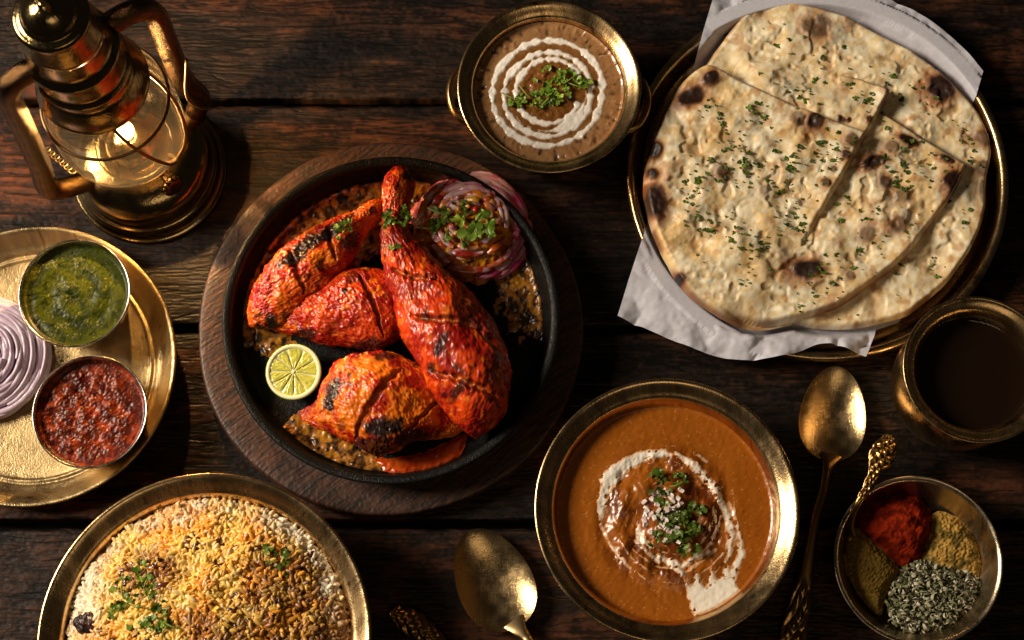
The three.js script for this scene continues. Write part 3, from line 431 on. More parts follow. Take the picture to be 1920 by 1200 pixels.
// ------------------------------------------------------------------ pickled onion salad on the skillet
{
  const h = FLOOR, c = P(880, 425, h + 0.012), m = SKm, rnd = rng(91), o = thing('onion_salad', 'heap of pink pickled onion in orange sauce at the upper right of the skillet', 'salad', [c.x, h, c.z]);
  const rm = vc({ roughness: 0.3, clearcoat: 0.45, clearcoatRoughness: 0.15 }), R = 120 * m;
  const top = (x, z) => { const r = Math.hypot(x, z) / R; return 0.03 * Math.max(0, 1 - r * r); };
  const q = (x, z) => [x / m, z / m];
  part('sauce', sheet({ sd: (x, z) => R * (0.92 + 0.14 * (fbm(x * 120, z * 120, 4, 3) - 0.5)) - Math.hypot(x, z), box: [-R * 1.05, -R * 1.05, R * 1.05, R * 1.05], cell: 0.0008, height: (x, z, d) => Math.max(0.0004, top(x, z) - 0.001 + ss(0, 0.004, d) * (0.006 * (fbm(x * 150, z * 150, 14, 4) - 0.5) + 0.0018 * (fbm(x * 500, z * 500, 15, 2) - 0.5))), color: (x, z) => { const n = fbm(x * 170, z * 170, 3, 4), p = fbm(x * 260 + 9, z * 260, 9, 3); let k = mix(C(190, 100, 10), C(236, 152, 24), ss(0.35, 0.62, n)); k = mix(k, C(150, 36, 12), ss(0.55, 0.68, p) * 0.8); return mix(k, C(74, 30, 12), ss(0.6, 0.75, fbm(x * 140, z * 140 + 4, 22, 3)) * 0.7); } }), rm, o);
  const slice = (r, a0, da, x0, z0, w, lift, tone, tilt, dye = null) => {
    const st = [], n = 9, wd = 0.7 + 0.5 * rnd(); for (let k = 0; k < n; k++) { const t = k / (n - 1), a = a0 + da * (t - 0.5), x = x0 + r * Math.cos(a), z = z0 + r * Math.sin(a) * 0.95, e = Math.sin(Math.PI * clamp(t, 0.06, 0.94)) ** 0.6; st.push([x, top(x, z) + lift + 0.0012 * Math.sin(t * 5 + tilt), z, (0.0009 + 0.0019 * e) * wd, w * e * 0.7]); }
    const ph = rnd() * 30; part('onion_slice', sweep(st, 40, 12, { bump: (p) => 0.0007 * (noise(p.x * 260, p.y * 260, p.z * 260 + ph) - 0.5), color: (p, t, a) => mix(mix(C(238, 168, 186), C(250, 228, 224), ss(-0.2, 0.9, Math.sin(a))), C(206, 58, 116), clamp(tone * (0.4 + 0.9 * noise(p.x * 180 + ph, p.y * 180, p.z * 180)))).map((q, i) => dye ? q + (dye[i] - q) * ss(0.2, 0.6, noise(p.x * 240, p.y * 240, p.z * 240 + ph)) : q) }), rm, o);
  };
  for (let k = 0; k < 30; k++) { const f = k / 30; slice((0.5 + 0.48 * f + 0.05 * rnd()) * R, -1.15 + (rnd() - 0.5) * 1.6, 0.5 + 0.7 * rnd(), 0, 0, 0.0022 + 0.0014 * rnd(), 0.0005 + 0.001 * rnd(), 0.25 + 0.75 * rnd() * (0.5 + f), rnd() * 6); }
  for (let k = 0; k < 34; k++) slice((0.72 + 0.26 * rnd()) * R, 0.1 + (rnd() - 0.5) * 2.0, 0.3 + 0.5 * rnd(), 0, 0, 0.002 + 0.001 * rnd(), -0.0006 + 0.001 * rnd(), 0.6 + 0.7 * rnd(), rnd() * 6);
  for (let k = 0; k < 9; k++) slice((0.3 + 0.3 * rnd()) * R, -2 + (rnd() - 0.5) * 1.6, 0.4 + 0.4 * rnd(), 0, 0, 0.0018, -0.0002 + 0.001 * rnd(), 0.3 + 0.5 * rnd(), rnd() * 6);
  for (let k = 0; k < 7; k++) slice((0.84 + 0.12 * rnd()) * R, -2.5 + (rnd() - 0.5) * 0.7, 0.4, 0, 0, 0.002, 0.0006, 0.8, rnd() * 6);
  for (let k = 0; k < 46; k++) slice((0.1 + 0.72 * Math.sqrt(rnd())) * R, rnd() * 6.28, 0.25 + 0.5 * rnd(), 0, 0, 0.0022, 0.0008 + 0.0016 * rnd(), 0.2 + 0.6 * rnd(), rnd() * 6, [C(226, 132, 16), C(206, 92, 18), C(232, 168, 40), C(170, 40, 24)][k % 4]);
  const t = (u, v, up = 0) => new THREE.Vector3(c.x + u * m, h + top(u * m, v * m) + up, c.z + v * m);
  // one sprig with broad lobed leaves, and darker loose leaves behind it
  const sp = thing('coriander_sprig', 'fresh bright coriander sprig standing on the onion salad', 'herb', t(8, 16, 0.003).toArray()), r2 = rng(15);
  const stem = new THREE.MeshStandardMaterial({ color: new THREE.Color().setRGB(...C(150, 170, 80)), roughness: 0.5 });
  for (const [u, v, s, up, ry] of [[16, -22, 0.0072, 0.006, 0.3], [30, -2, 0.0078, 0.005, 1.2], [30, 18, 0.0074, 0.004, 2.1], [8, 22, 0.0082, 0.005, 3], [-10, 16, 0.0074, 0.003, 4], [-22, -14, 0.0078, 0.002, 5], [4, 0, 0.007, 0.0065, 0.8]]) {
    const l = part('leaf', leafGeo(s * 1.15, r2, 1.45), M_leaf, sp, [u * m, up, v * m]); l.rotation.set((r2() - 0.5) * 0.7 + 0.15, ry, (r2() - 0.5) * 0.7);
    part('stem', tube([[0, 0, 0.001], [u * m * 0.5, up * 0.8 + 0.0004, v * m * 0.5], [u * m * 0.95, up, v * m * 0.95]], 0.0006, 10, false, 6), stem, sp);
  }
  garnish('coriander_garnish', 'dark green chopped coriander on the onion salad left of the bright sprig', [[t(-40, -14, 0.001), 0.01, 9, 0.005], [t(-58, 6, 0.001), 0.008, 6, 0.0048], [t(-26, 38, 0.001), 0.009, 5, 0.0045], [t(-8, -30, 0.001), 0.007, 4, 0.0045]], 33, 0.75, 3);
  // green masala stuck to the bone and the drumstick
  const g = (x, y, hh) => P(x, y, hh);
  garnish('coriander_garnish', 'green herb bits stuck round the bone end of the whole chicken leg', [[g(742, 414, FLOOR + 0.041), 0.0085, 16, 0.0038, 0.002], [g(742, 462, FLOOR + 0.046), 0.005, 4, 0.0034, 0.001], [g(758, 400, FLOOR + 0.039), 0.005, 6, 0.0036, 0.002]], 51, 1.15);
  garnish('coriander_garnish', 'few coriander leaves lying on the thin end of the upper left drumstick', [[g(656, 424, FLOOR + 0.0385), 0.005, 5, 0.0052, 0.001], [g(630, 434, FLOOR + 0.039), 0.005, 3, 0.004, 0.001]], 57, 0.95);
}

// ------------------------------------------------------------------ brass plate at the left with its bowls
const plate = { h: 0.02, floor: 0.006 };
{
  const m = M(60, 682, plate.h), c = at0(60, 682, plate.h), R = 270 * m, fl = plate.floor;
  const o = thing('brass_plate', 'round brass plate at the left edge carrying two small steel bowls', 'plate', [c.x, 0, c.z]);
  part('dish', lathe([[0, 0], [R * 0.74, 0], [R * 0.8, 0.001], [R * 0.86, 0.006], [R * 0.93, 0.0125], [R - 0.001, 0.0172], [R, 0.0186], [R - 0.0008, 0.02], [R - 0.0028, 0.0197], [R * 0.94, 0.0163], [R * 0.885, 0.0108], [R * 0.845, fl + 0.0024], [R * 0.825, fl + 0.0008], [R * 0.8, fl + 0.0012], [R * 0.775, fl], [R * 0.5, fl - 0.0002], [0, fl - 0.0002]], 200, 5), M_plate, o);
  const sauceBowl = (px, py, r, name, label, cat, dishLabel, fn) => {
    const H = fl + 0.038, mm = M(px, py, H), p = at0(px, py, H), rr = r * mm, b = thing('steel_bowl', label, 'bowl', [p.x, fl, p.z]), h = 0.038;
    part('bowl_wall', lathe([[0, 0.0003], [rr * 0.66, 0.0003], [rr * 0.72, 0.0012], [rr * 0.86, h * 0.4], [rr * 0.95, h * 0.8], [rr - 0.0006, h - 0.0012], [rr, h - 0.0004], [rr - 0.0005, h], [rr - 0.0014, h - 0.0004], [rr - 0.002, h - 0.002], [rr * 0.93, h * 0.8], [rr * 0.84, h * 0.42], [rr * 0.7, 0.003], [0, 0.003]], 128, 5), M_steel, b);
    const lv = fl + h - 0.0072, ri = rr * 0.937; const s = thing(name, dishLabel, cat, [p.x, 0, p.z]);
    fn(s, p, lv, ri, mm);
  };
  const dish = (s, p, lv, ri, mm, bump, color, mat, nm) => part(nm, disc(p, ri, 0.00062, (x, z) => lv + bump((x - p.x) / mm, (z - p.z) / mm, ri / mm) + 0.0012 * ss(ri - 0.002, ri, Math.hypot(x - p.x, z - p.z)), (x, z) => color((x - p.x) / mm, (z - p.z) / mm)), mat, s);
  sauceBowl(139, 549, 105, 'green_chutney', 'small steel bowl holding green chutney', 'chutney', 'thick green herb chutney filling the upper steel bowl', (s, p, lv, ri, mm) => {
    const mid = (u, v) => ss(92, 70, Math.hypot(u + 12, v));
    dish(s, p, lv, ri, mm, (u, v, r) => { const a = Math.atan2(v, u + 4), q = Math.hypot(u + 4, v); return mid(u, v) * (0.002 * (fbm(u / 26 + 0.5 * Math.cos(a * 2 + q / 14), v / 26 + 0.5 * Math.sin(q / 14 + a), 6, 4) - 0.5) + 0.0006 * Math.sin(q / 8 + a * 1.2 + 3 * fbm(u / 30, v / 30, 5))) + (0.25 + 0.75 * mid(u, v)) * 0.0008 * (fbm(u / 4, v / 4, 8, 3) - 0.5); }, (u, v) => { const n = fbm(u / 24, v / 24, 3, 4), s = noise(u / 2.4, v / 2.4, 5), q = noise(u / 3, v / 3, 11); let k = mix(C(44, 52, 4), C(66, 72, 8), n); k = mix(k, C(30, 40, 5), ss(0.5, 0.7, fbm(u / 12, v / 12, 9, 3))); if (s > 0.82) k = scl(k, 0.5); if (q > 0.93) k = C(120, 110, 40); const f = ss(0.55, 0.66, fbm(u / 20 + 7, v / 20, 31, 3)) * ss(30, -40, u); if (noise(u / 1.9, v / 1.9, 17) > 0.66) k = mix(k, C(124, 126, 92), f * 0.6); return k; }, vc({ roughness: 0.36, specularIntensity: 0.35 }), 'sauce');
  });
  sauceBowl(168, 772, 108, 'red_chutney', 'small steel bowl holding red chutney', 'chutney', 'chunky brick red chutney filling the lower steel bowl', (s, p, lv, ri, mm) => {
    dish(s, p, lv - 0.0005, ri, mm, (u, v) => { const k = ss(96, 74, Math.hypot(u + 10, v)); return k * (0.0044 * (fbm(u / 15, v / 15, 43, 4) - 0.45)) + (0.3 + 0.7 * k) * 0.0012 * (fbm(u / 4, v / 4, 44, 2) - 0.5); }, (u, v) => { const n = fbm(u / 14, v / 14, 45, 4), q = noise(u / 2.2, v / 2.2, 46); let k = mix(C(84, 20, 6), C(138, 46, 10), ss(0.35, 0.68, n)); k = mix(k, C(70, 16, 8), ss(0.52, 0.66, fbm(u / 9, v / 9, 48, 3))); if (q > 0.86) k = mix(k, C(192, 120, 60), 0.6); return k; }, vc({ roughness: 0.36, specularIntensity: 0.7 }), 'sauce');
  });
  // sliced red onion, laid in a spiral
  const oc = P(-22, 668, fl + 0.012), mm = M(-22, 668, fl + 0.012), on = thing('sliced_onion', 'coiled heap of sliced red onion at the left edge of the brass plate', 'onion', [oc.x, fl, oc.z]), mat = vc({ roughness: 0.32, clearcoat: 0.3, clearcoatRoughness: 0.2 }), rnd = rng(8);
  for (let k = 0; k < 58; k++) {
    const f = clamp((k + 0.6 * (rnd() - 0.5)) / 57), r0 = (6 + 98 * f ** 0.75) * mm, st = [], n = 11, ph = rnd() * 9, a0 = k * 2.4 + rnd(), da = 1.3 + 1.7 * rnd() * (1 - 0.4 * f), sq = 1 + 0.1 * (rnd() - 0.5), ex = 7 * (rnd() - 0.5) * mm, ez = 7 * (rnd() - 0.5) * mm, tilt = 0.004 * (rnd() - 0.5), thin = 0.0017 + 0.0014 * rnd(), tall = 0.0034 + 0.0016 * rnd(), purple = rnd();
    for (let i = 0; i < n; i++) { const t = i / (n - 1), a = a0 + da * (t - 0.5), e = Math.sin(Math.PI * clamp(t, 0.05, 0.95)) ** 0.5; st.push([ex + r0 * Math.cos(a) * 1.02 * sq, 0.0195 - 0.0145 * f ** 1.5 + tilt * (t - 0.5) * 2 + 0.0012 * rnd() * (1 - f) + 0.0008 * Math.sin(t * 6 + ph), ez + r0 * Math.sin(a) * 1.14 / sq, thin * (0.4 + 0.6 * e), tall * e]); }
    part('onion_slice', sweep(st, 60, 14, { bump: (p, t, a) => 0.0008 * (fbm(p.x * 220 + ph, p.y * 220, p.z * 220, 3) - 0.5), color: (p, t, a) => { const n = fbm(p.x * 140 + ph, p.y * 140, p.z * 140, 3), str = noise(t * 8, a * 9, ph), out = ss(-0.1, 0.9, Math.cos(a)); let c = mix(C(216, 200, 214), C(184, 150, 182), n); c = mix(c, C(128, 58, 116), out * (0.1 + 0.6 * purple * purple)); return mix(c, C(232, 222, 230), 0.35 * str); } }), mat, on);
  }
  part('onion_core', disc(new THREE.Vector3(0, 0, 0), 96 * mm, 0.0024, (x, z) => 0.0005 + 0.013 * (1 - (Math.hypot(x, z) / (97 * mm)) ** 2), (x, z) => mix(C(120, 70, 112), C(168, 130, 160), fbm(x * 200, z * 200, 3, 3))), mat, on);
}

// ------------------------------------------------------------------ biryani in a wide brass bowl, bottom left
{
  const H = 0.062, m = M(383, 1198, H), c = at0(383, 1198, H), R = 313 * m, rim = 36 * m;
  const o = thing('biryani_bowl', 'wide brass bowl with a broad rim heaped with yellow biryani rice', 'bowl', [c.x, 0, c.z]);
  part('bowl_wall', lathe(bowlProfile(R, H, rim, 0.006, R * 0.55, 0.0042), 200, 5), M_brass, o);
  const ri = R - rim - 0.0028, lv = H - 0.0135, q = (x, z) => [(x - c.x) / m, (z - c.z) / m];
  const dome = (u, v) => { const r = Math.hypot(u, v) * m / ri; return lv - 0.003 + 0.027 * Math.max(0, 1 - r * r) ** 0.75 + 0.008 * (fbm(u / 42, v / 42, 3, 3) - 0.5) + 0.002 * (fbm(u / 12, v / 12, 4, 2) - 0.5); };
  const hue = (u, v, r) => {                                       // dyed white, saffron and masala brown by place
    const n = fbm(u / 42 + 3, v / 42, 13, 3), n2 = fbm(u / 17, v / 17, 14, 3), e = Math.hypot(u, v) / (ri / m);
    const wh = Math.max(ss(-170, -235, u + 40 * (n - 0.5)) * ss(30, -60, v - 0), ss(0.84, 0.97, e + 0.3 * (n - 0.5)) * (0.25 + 0.75 * ss(90, 150, u) * ss(-60, -110, v) + 0.3 * ss(0.5, 0.6, n2))), br = Math.max(ss(20, 150, u * 0.8 + (v + 120) * 0.8 + 190 * (n - 0.5)) * 0.85, ss(84, 34, Math.hypot(u + 100, (v + 120) * 1.3)) * 0.9, ss(80, 20, Math.hypot(u - 130, v + 135)) * 0.8);
    let k = mix(C(244, 186, 58), C(252, 222, 132), n2); k = mix(k, C(236, 150, 24), ss(0.5, 0.66, n) * 0.7); k = mix(k, C(246, 234, 210), clamp(wh + (r > 0.84 ? 0.35 : 0)));
    k = mix(k, mix(C(150, 84, 26), C(96, 42, 14), r), br * ss(0.2, 0.7, n2 + 0.5 * (r - 0.3)) * (1 - wh)); return scl(k, 0.82 + 0.3 * noise(u, v, r * 30));
  };
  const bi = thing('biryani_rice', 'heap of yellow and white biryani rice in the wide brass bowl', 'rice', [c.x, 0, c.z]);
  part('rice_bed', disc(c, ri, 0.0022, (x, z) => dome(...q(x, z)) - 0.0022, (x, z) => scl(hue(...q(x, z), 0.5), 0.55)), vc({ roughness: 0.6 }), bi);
  const gp = [], gi = [], ga = 7, gl = 7; for (let i = 0; i <= gl; i++) for (let j = 0; j < ga; j++) { const t = i / gl * Math.PI, a = j / ga * 6.283, r = Math.sin(t) ** 0.8; gp.push(-Math.cos(t) * 0.5, r * Math.cos(a) * 0.19 + 0.05 * Math.sin(t), r * Math.sin(a) * 0.19); if (i < gl) { const b = i * ga + j, d = i * ga + (j + 1) % ga; gi.push(b, d, b + ga, d, d + ga, b + ga); } }
  const N = 9500, rnd = rng(2024), grains = new THREE.InstancedMesh(geom(gp, gi), new THREE.MeshPhysicalMaterial({ roughness: 0.38, clearcoat: 0.25, clearcoatRoughness: 0.25 }), N), M4 = new THREE.Matrix4(), Q = new THREE.Quaternion(), E = new THREE.Euler(), col = new THREE.Color();
  for (let k = 0; k < N; k++) {
    let a, r, u, v; do { a = rnd() * 6.283; r = Math.sqrt(rnd()) * (ri - 0.0015) / m; u = r * Math.cos(a); v = r * Math.sin(a); } while (v > 110);
    E.set((rnd() - 0.5) * 1.2, rnd() * 6.283, (rnd() - 0.5) * (rnd() < 0.14 ? 2.4 : 0.9)); const s = 0.0064 + 0.0032 * rnd(), rr = rnd();
    M4.compose(new THREE.Vector3(u * m, dome(u, v) + 0.0036 * (rnd() - 0.55), v * m), Q.setFromEuler(E), new THREE.Vector3(s, s * (0.85 + 0.3 * rnd()), s * (0.85 + 0.3 * rnd()))); grains.setMatrixAt(k, M4); grains.setColorAt(k, col.setRGB(...hue(u, v, rr)));
  }
  grains.name = 'rice_grain'; grains.castShadow = grains.receiveShadow = true; bi.add(stuff(grains));
  const W = (u, v, up = 0) => new THREE.Vector3(c.x + u * m, dome(u, v) + up, c.z + v * m);
  // fried onion and masala bits among the grains
  const fr = vc({ roughness: 0.3, clearcoat: 0.5 }), fo = thing('fried_onion', 'brown fried onion and masala bits scattered over the biryani rice', 'onion', W(0, 0).toArray().map((x, i) => i === 1 ? lv : x));
  const f0 = new THREE.Vector3(c.x, lv, c.z);
  const scat = []; for (let k = 0; k < 26; k++) scat.push([-115 + 60 * (rnd() - 0.5) * 1.6, -120 + 34 * (rnd() - 0.5) * 1.6]); for (let k = 0; k < 60; k++) scat.push([110 + 220 * (rnd() - 0.5), -80 + 200 * (rnd() - 0.5)]); for (let k = 0; k < 14; k++) scat.push([-190 + 120 * rnd(), -30 + 60 * rnd()]); for (let k = 0; k < 12; k++) scat.push([20 * rnd() - 40, -205 + 40 * rnd()]);
  for (const [u, v] of scat) { if (Math.hypot(u, v) * m > ri * 0.93) continue; const a = rnd() * 6.28, l = 0.003 + 0.004 * rnd(), p = W(u, v, 0.001).sub(f0), d = rnd(), st = [-1, -0.4, 0.4, 1].map((t) => [p.x + t * l * Math.cos(a), p.y + 0.0008 * (1 - t * t) + 0.0006 * (rnd() - 0.5), p.z + t * l * Math.sin(a) + 0.0006 * (rnd() - 0.5), (Math.abs(t) > 0.9 ? 0.0002 : 0.0011 + 0.0012 * rnd()), Math.abs(t) > 0.9 ? 0.0002 : 0.001]); part('onion_shred', sweep(st, 14, 8, { bump: (x) => 0.0006 * (noise(x.x * 600, x.y * 600, x.z * 600) - 0.5), color: (x, t) => scl(mix(C(96, 42, 14), C(44, 20, 12), d), 0.7 + 0.6 * noise(x.x * 500, x.z * 500)) }), fr, fo); }
  const lp = W(-222, -30, 0.002), dark = thing('charred_morsel', 'dark charred morsel half sunk at the left of the biryani rice', 'food', lp.toArray());
  part('skin', sweep([[-0.0095, 0, 0.002, 0.0005, 0.0005], [-0.0075, -0.001, 0.001, 0.005, 0.003], [0, -0.001, 0, 0.0085, 0.0048], [0.0065, -0.001, -0.001, 0.006, 0.0035], [0.0092, 0, -0.001, 0.0005, 0.0005]], 90, 80, { bump: (p) => 0.0052 * (fbm(p.x * 200, p.y * 240, p.z * 240, 4) - 0.5), color: (p) => mix(C(34, 16, 14), C(88, 36, 18), ss(0.45, 0.7, fbm(p.x * 200, p.y * 200, p.z * 200, 3))) }), vc({ roughness: 0.45 }), dark);
  garnish('coriander_garnish', 'chopped bright green coriander scattered on the left half of the biryani rice', [[W(-125, -75, 0.001), 0.02, 20, 0.0042], [W(-100, -55, 0.001), 0.015, 18, 0.0044], [W(-70, -40, 0.001), 0.012, 14, 0.0046], [W(-120, -112, 0.001), 0.013, 8, 0.0038], [W(-75, -15, 0.001), 0.012, 10, 0.0044], [W(-150, -60, 0.001), 0.014, 8, 0.0036]], 61, 0.95, 5);
  garnish('coriander_garnish', 'small dull green coriander leaves on the right of the biryani rice', [[W(125, -155, 0.001), 0.011, 9, 0.0045], [W(135, -135, 0.001), 0.011, 7, 0.004]], 67, 0.7);
}

// ------------------------------------------------------------------ brass tray, baking paper and naan, upper right
{
  const H = 0.022, m = M(1534, 326, H), c = at0(1534, 326, H), R = 359 * m;
  const o = thing('brass_tray', 'round brass tray with a rolled rim under the naan and paper', 'tray', [c.x, 0, c.z]);
  part('dish', lathe([[0, 0], [R * 0.88, 0], [R * 0.93, 0.002], [R * 0.965, 0.014], [R - 0.0032, 0.0155], [R - 0.0006, 0.017], [R, 0.0192], [R - 0.0012, 0.0216], [R - 0.0036, 0.0222], [R - 0.006, 0.0212], [R - 0.0072, 0.019], [R * 0.945, 0.0165], [R * 0.915, 0.0048], [R * 0.88, 0.003], [0, 0.003]], 220, 5), M_brass, o);
  // paper
  const ph = 0.02, edge = pxPoly(outline([[1345, -30, 1], [1600, -14], [1700, 14], [1780, 68], [1842, 136, 1], [1832, 168, 1], [1790, 330], [1740, 500], [1692, 598, 1], [1668, 606], [1648, 612, 1], [1622, 671, 1], [1590, 660], [1560, 648], [1530, 648], [1490, 664], [1440, 674], [1390, 675], [1330, 664], [1250, 634], [1158, 592, 1], [1180, 520], [1207, 440, 1], [1280, 200], [1318, 60, 1]], 6), ph);
  const under0 = pxPoly(outline([[1352, 80], [1400, 22], [1445, 4], [1500, 6], [1580, 28], [1660, 68], [1735, 112], [1795, 165], [1842, 220], [1860, 275], [1846, 400], [1780, 524], [1690, 594], [1600, 613], [1500, 607], [1400, 560], [1300, 450], [1255, 330], [1312, 140]], 3), 0.018), under1 = pxPoly(outline([[1318, 122], [1470, 186], [1628, 250], [1790, 362], [1690, 488], [1555, 582], [1490, 600], [1420, 611], [1345, 588], [1282, 540], [1238, 466], [1212, 390], [1209, 320], [1232, 238]], 3), 0.025);
  const po = thing('baking_paper', 'white crinkled baking paper spread under the naan on the brass tray', 'paper', [c.x, 0, c.z]);
  const lp = (x, z) => [(x - c.x) / m, (z - c.z) / m];
  part('paper_sheet', sheet({ sd: (x, z) => sdPoly(edge, x, z), box: boxOf(edge), cell: 0.0011, height: (x, z) => {
    const [u, v] = lp(x, z), r = Math.hypot(u, v), a = Math.atan2(v, u), over = ss(335, 362, r), out = ss(362, 460, r);
    let y = 0.0115 + 0.0125 * ss(250, 350, r) - 0.006 * out;
    const crk = fbm(u / 60 + 0.5 * fbm(u / 70, v / 70, 5), v / 52, 7, 3), folds = 0.9 * Math.abs(2 * noise(u / 66 + v / 110 + 0.4 * noise(u / 30, v / 30, 3), v / 80 - u / 150, 17) - 1) + 0.16 * Math.abs(2 * noise(u / 24 - v / 60, v / 30, 27) - 1);
    y += 0.0075 * (crk - 0.5) * ss(180, 330, r) + 0.0065 * (folds - 0.5) * ss(200, 330, r);
    const lower = ss(60, 200, v); y += lower * (0.006 * Math.sin(u / 24 + 0.8) * ss(-40, 40, u) * ss(290, 350, r) + 0.0006 * (noise(u / 8, v / 8, 9) - 0.5));
    y = 0.0085 + (y - 0.0085) * ss(0.001, 0.009, -Math.max(sdPoly(under0, x, z), sdPoly(under1, x, z)));
    return Math.max(y, r < 331 ? 0.0062 : r < 345 ? 0.0062 + 0.0172 * ss(331, 344, r) : r < 372 ? 0.0234 : 0.004);
  }, color: (x, z) => { const [u, v] = lp(x, z), n = fbm(u / 3.2, v / 3.2, 4, 3), p = fbm(u / 30, v / 30, 6, 3); return scl([0.6, 0.6, 0.69], 0.84 + 0.26 * n + 0.1 * (p - 0.5)); }, origin: [c.x, 0, c.z] }), vc({ roughness: 0.62, sheen: 0.2 }), po);

  // bread: a blistered top inside an outline; steps[] fade the thickness away from chosen edges
  const crumbMat = vc({ roughness: 0.52, clearcoat: 0.16, clearcoatRoughness: 0.35 });
  function bread(pts, base, thick, seed, chars, { fadeSeg = null, fadeW = 60, rim = 10, oil = 0.3, poke = 1, sag = null, under = null } = {}) {
    const h = base + thick * 0.6, poly = pxPoly(outline(pts, 7), h), ctr = P(pts.reduce((s, p) => s + p[0], 0) / pts.length, pts.reduce((s, p) => s + p[1], 0) / pts.length, h);
    const seg = fadeSeg?.map(([x, y]) => { const p = P(x, y, h); return [p.x, p.z]; }), ch = chars.map(([x, y, r, k = 1, sx = 1, ang = 0]) => { const p = P(x, y, h); return [p.x, p.z, r * m * 1.15, Math.min(1, k * 1.3), sx, ang]; });
    const sd = (x, z) => sdPoly(poly, x, z) + 0.0012 * (fbm(x * 90, z * 90, seed, 3) - 0.5);
    const blister = (x, z) => { let s = 0, w = 0; for (const [cx, cz, r, k, sx, ang] of ch) { const dx = x - cx, dz = z - cz, q = Math.hypot(dx * Math.cos(ang) + dz * Math.sin(ang), (-dx * Math.sin(ang) + dz * Math.cos(ang)) / sx) / r; const n = q + 0.75 * (fbm(x * 130, z * 130, seed + 5, 4) - 0.5); s = Math.max(s, k * ss(1.15, 0.62, n)); w = Math.max(w, k * ss(1.9, 0.9, n)); } return [s, w]; };
    const fadeAt = (x, z) => { if (!seg) return 1; let f = 1; for (let i = 0; i < seg.length - 1; i++) f = Math.min(f, ss(0, fadeW * m, sdSeg(x, z, seg[i], seg[i + 1]))); return f; };
    const pit = (x, z) => ss(0.52, 0.7, fbm(x * 125 + 2, z * 125, seed + 9, 2)) * ss(0.3, 0.45, fbm(x * 46, z * 46, seed + 12, 2));
    const height = (x, z, d) => {
      const e = Math.sqrt(1 - (1 - clamp(d / (rim * m))) ** 2), [s] = blister(x, z), puff = ss(0, 0.018, d);
      const n = 0.0075 * (fbm(x * 42, z * 42, seed, 2) - 0.5) + 0.0042 * (fbm(x * 80, z * 80, seed + 2, 2) - 0.5) * puff + 0.0007 * (fbm(x * 340, z * 340, seed + 3, 2) - 0.5);
      const f = fadeAt(x, z);
      const own = base + (sag ? sag(x, z) : 0) + (thick * e + (n * poke + 0.0018 * s - 0.0017 * pit(x, z) * puff * poke) * Math.min(1, e * 1.3));
      return seg ? own * f + (under.height(x, z, Math.max(0, under.sd(x, z))) - 0.0004) * (1 - f) : own;
    };
    const color = (x, z, d) => {
      const n = fbm(x * 75, z * 75, seed + 20, 4), f = fbm(x * 300, z * 300, seed + 21, 3), [s, w] = blister(x, z);
      let k = mix(C(236, 212, 164), C(253, 242, 212), ss(0.3, 0.66, f)); k = mix(k, C(234, 190, 116), oil * ss(0.42, 0.64, n)); k = mix(k, C(190, 128, 66), 0.6 * ss(0.62, 0.76, fbm(x * 120 + 4, z * 120, seed + 24, 3)));
      const tan = ss(0.0045, 0.0004, d + 0.003 * (n - 0.5)) * 0.9 * ss(0.35, 0.6, fbm(x * 60, z * 60, seed + 26, 2)); k = mix(k, C(132, 72, 28), tan);
      k = mix(k, C(186, 146, 92), 0.35 * pit(x, z)); k = mix(k, C(156, 84, 30), w * 0.8); k = mix(k, mix(C(18, 9, 6), C(56, 26, 13), f), s); return seg ? mix(under.color(x, z, Math.max(0, under.sd(x, z))), k, ss(0.25, 0.8, fadeAt(x, z))) : k;
    };
    return { poly, height, color, sd, geo: () => sheet({ sd, box: boxOf(poly, 0.003), cell: 0.00078, height, color, origin: [ctr.x, base, ctr.z] }), at: [ctr.x, base, ctr.z] };
  }
  const herb = new THREE.MeshPhysicalMaterial({ vertexColors: true, roughness: 0.45, side: THREE.DoubleSide });
  function flecks(b, region, count, seed, over) {                  // chopped herb pressed onto the bread
    const rnd = rng(seed), gs = []; const poly = pxPoly(outline(region, 4), b.at[1] + 0.008), [x0, z0, x1, z1] = boxOf(poly);
    for (let k = 0; k < count * 6 && gs.length < count; k++) {
      const x = x0 + (x1 - x0) * rnd(), z = z0 + (z1 - z0) * rnd(), d = b.sd(x, z); if (sdPoly(poly, x, z) < 0 || d < 0.004 || (over && over(x, z)) || fbm(x * 60, z * 60, seed, 2) < 0.38 + 0.22 * rnd()) continue;
      const g = leafGeo(0.0011 + 0.0036 * rnd() ** 3, rnd, 0.35 + 0.5 * rnd()); g.rotateX((rnd() - 0.5) * 0.7); g.rotateY(rnd() * 6.28); g.scale(1, 1, 0.6 + 0.4 * rnd()); g.translate(x - b.at[0], b.height(x, z, d) + 0.0007 - b.at[1], z - b.at[2]); gs.push(g);
    }
    return mergeGeometries(gs);
  }
  const BA = bread([[1352, 80], [1400, 22], [1445, 4], [1500, 6], [1580, 28], [1660, 68], [1735, 112], [1795, 165], [1842, 220], [1860, 275], [1852, 335], [1846, 400], [1822, 465], [1780, 524], [1730, 570], [1690, 594], [1600, 613], [1500, 607], [1400, 560], [1300, 450], [1255, 330], [1275, 220], [1312, 140]], 0.0135, 0.010, 3, [[1528, 55, 24, 0.55], [1757, 170, 26, 1], [1842, 262, 16, 0.5], [1838, 320, 14, 0.5], [1420, 16, 12, 0.6, 1.5], [1590, 42, 12, 0.4], [1700, 250, 10, 0.4], [1842, 360, 10, 0.4, 3, 0.1], [1770, 130, 14, 0.5]]);
  const nA = thing('naan', 'whole round naan underneath, with a dark round blister near the paper corner', 'naan', BA.at);
  part('bread', BA.geo(), crumbMat, nA);
  stuff(part('herb_flecks', flecks(BA, [[1400, 60], [1560, 60], [1820, 240], [1820, 420], [1700, 570], [1530, 600], [1600, 500], [1780, 330], [1500, 130]], 110, 31), herb, nA));

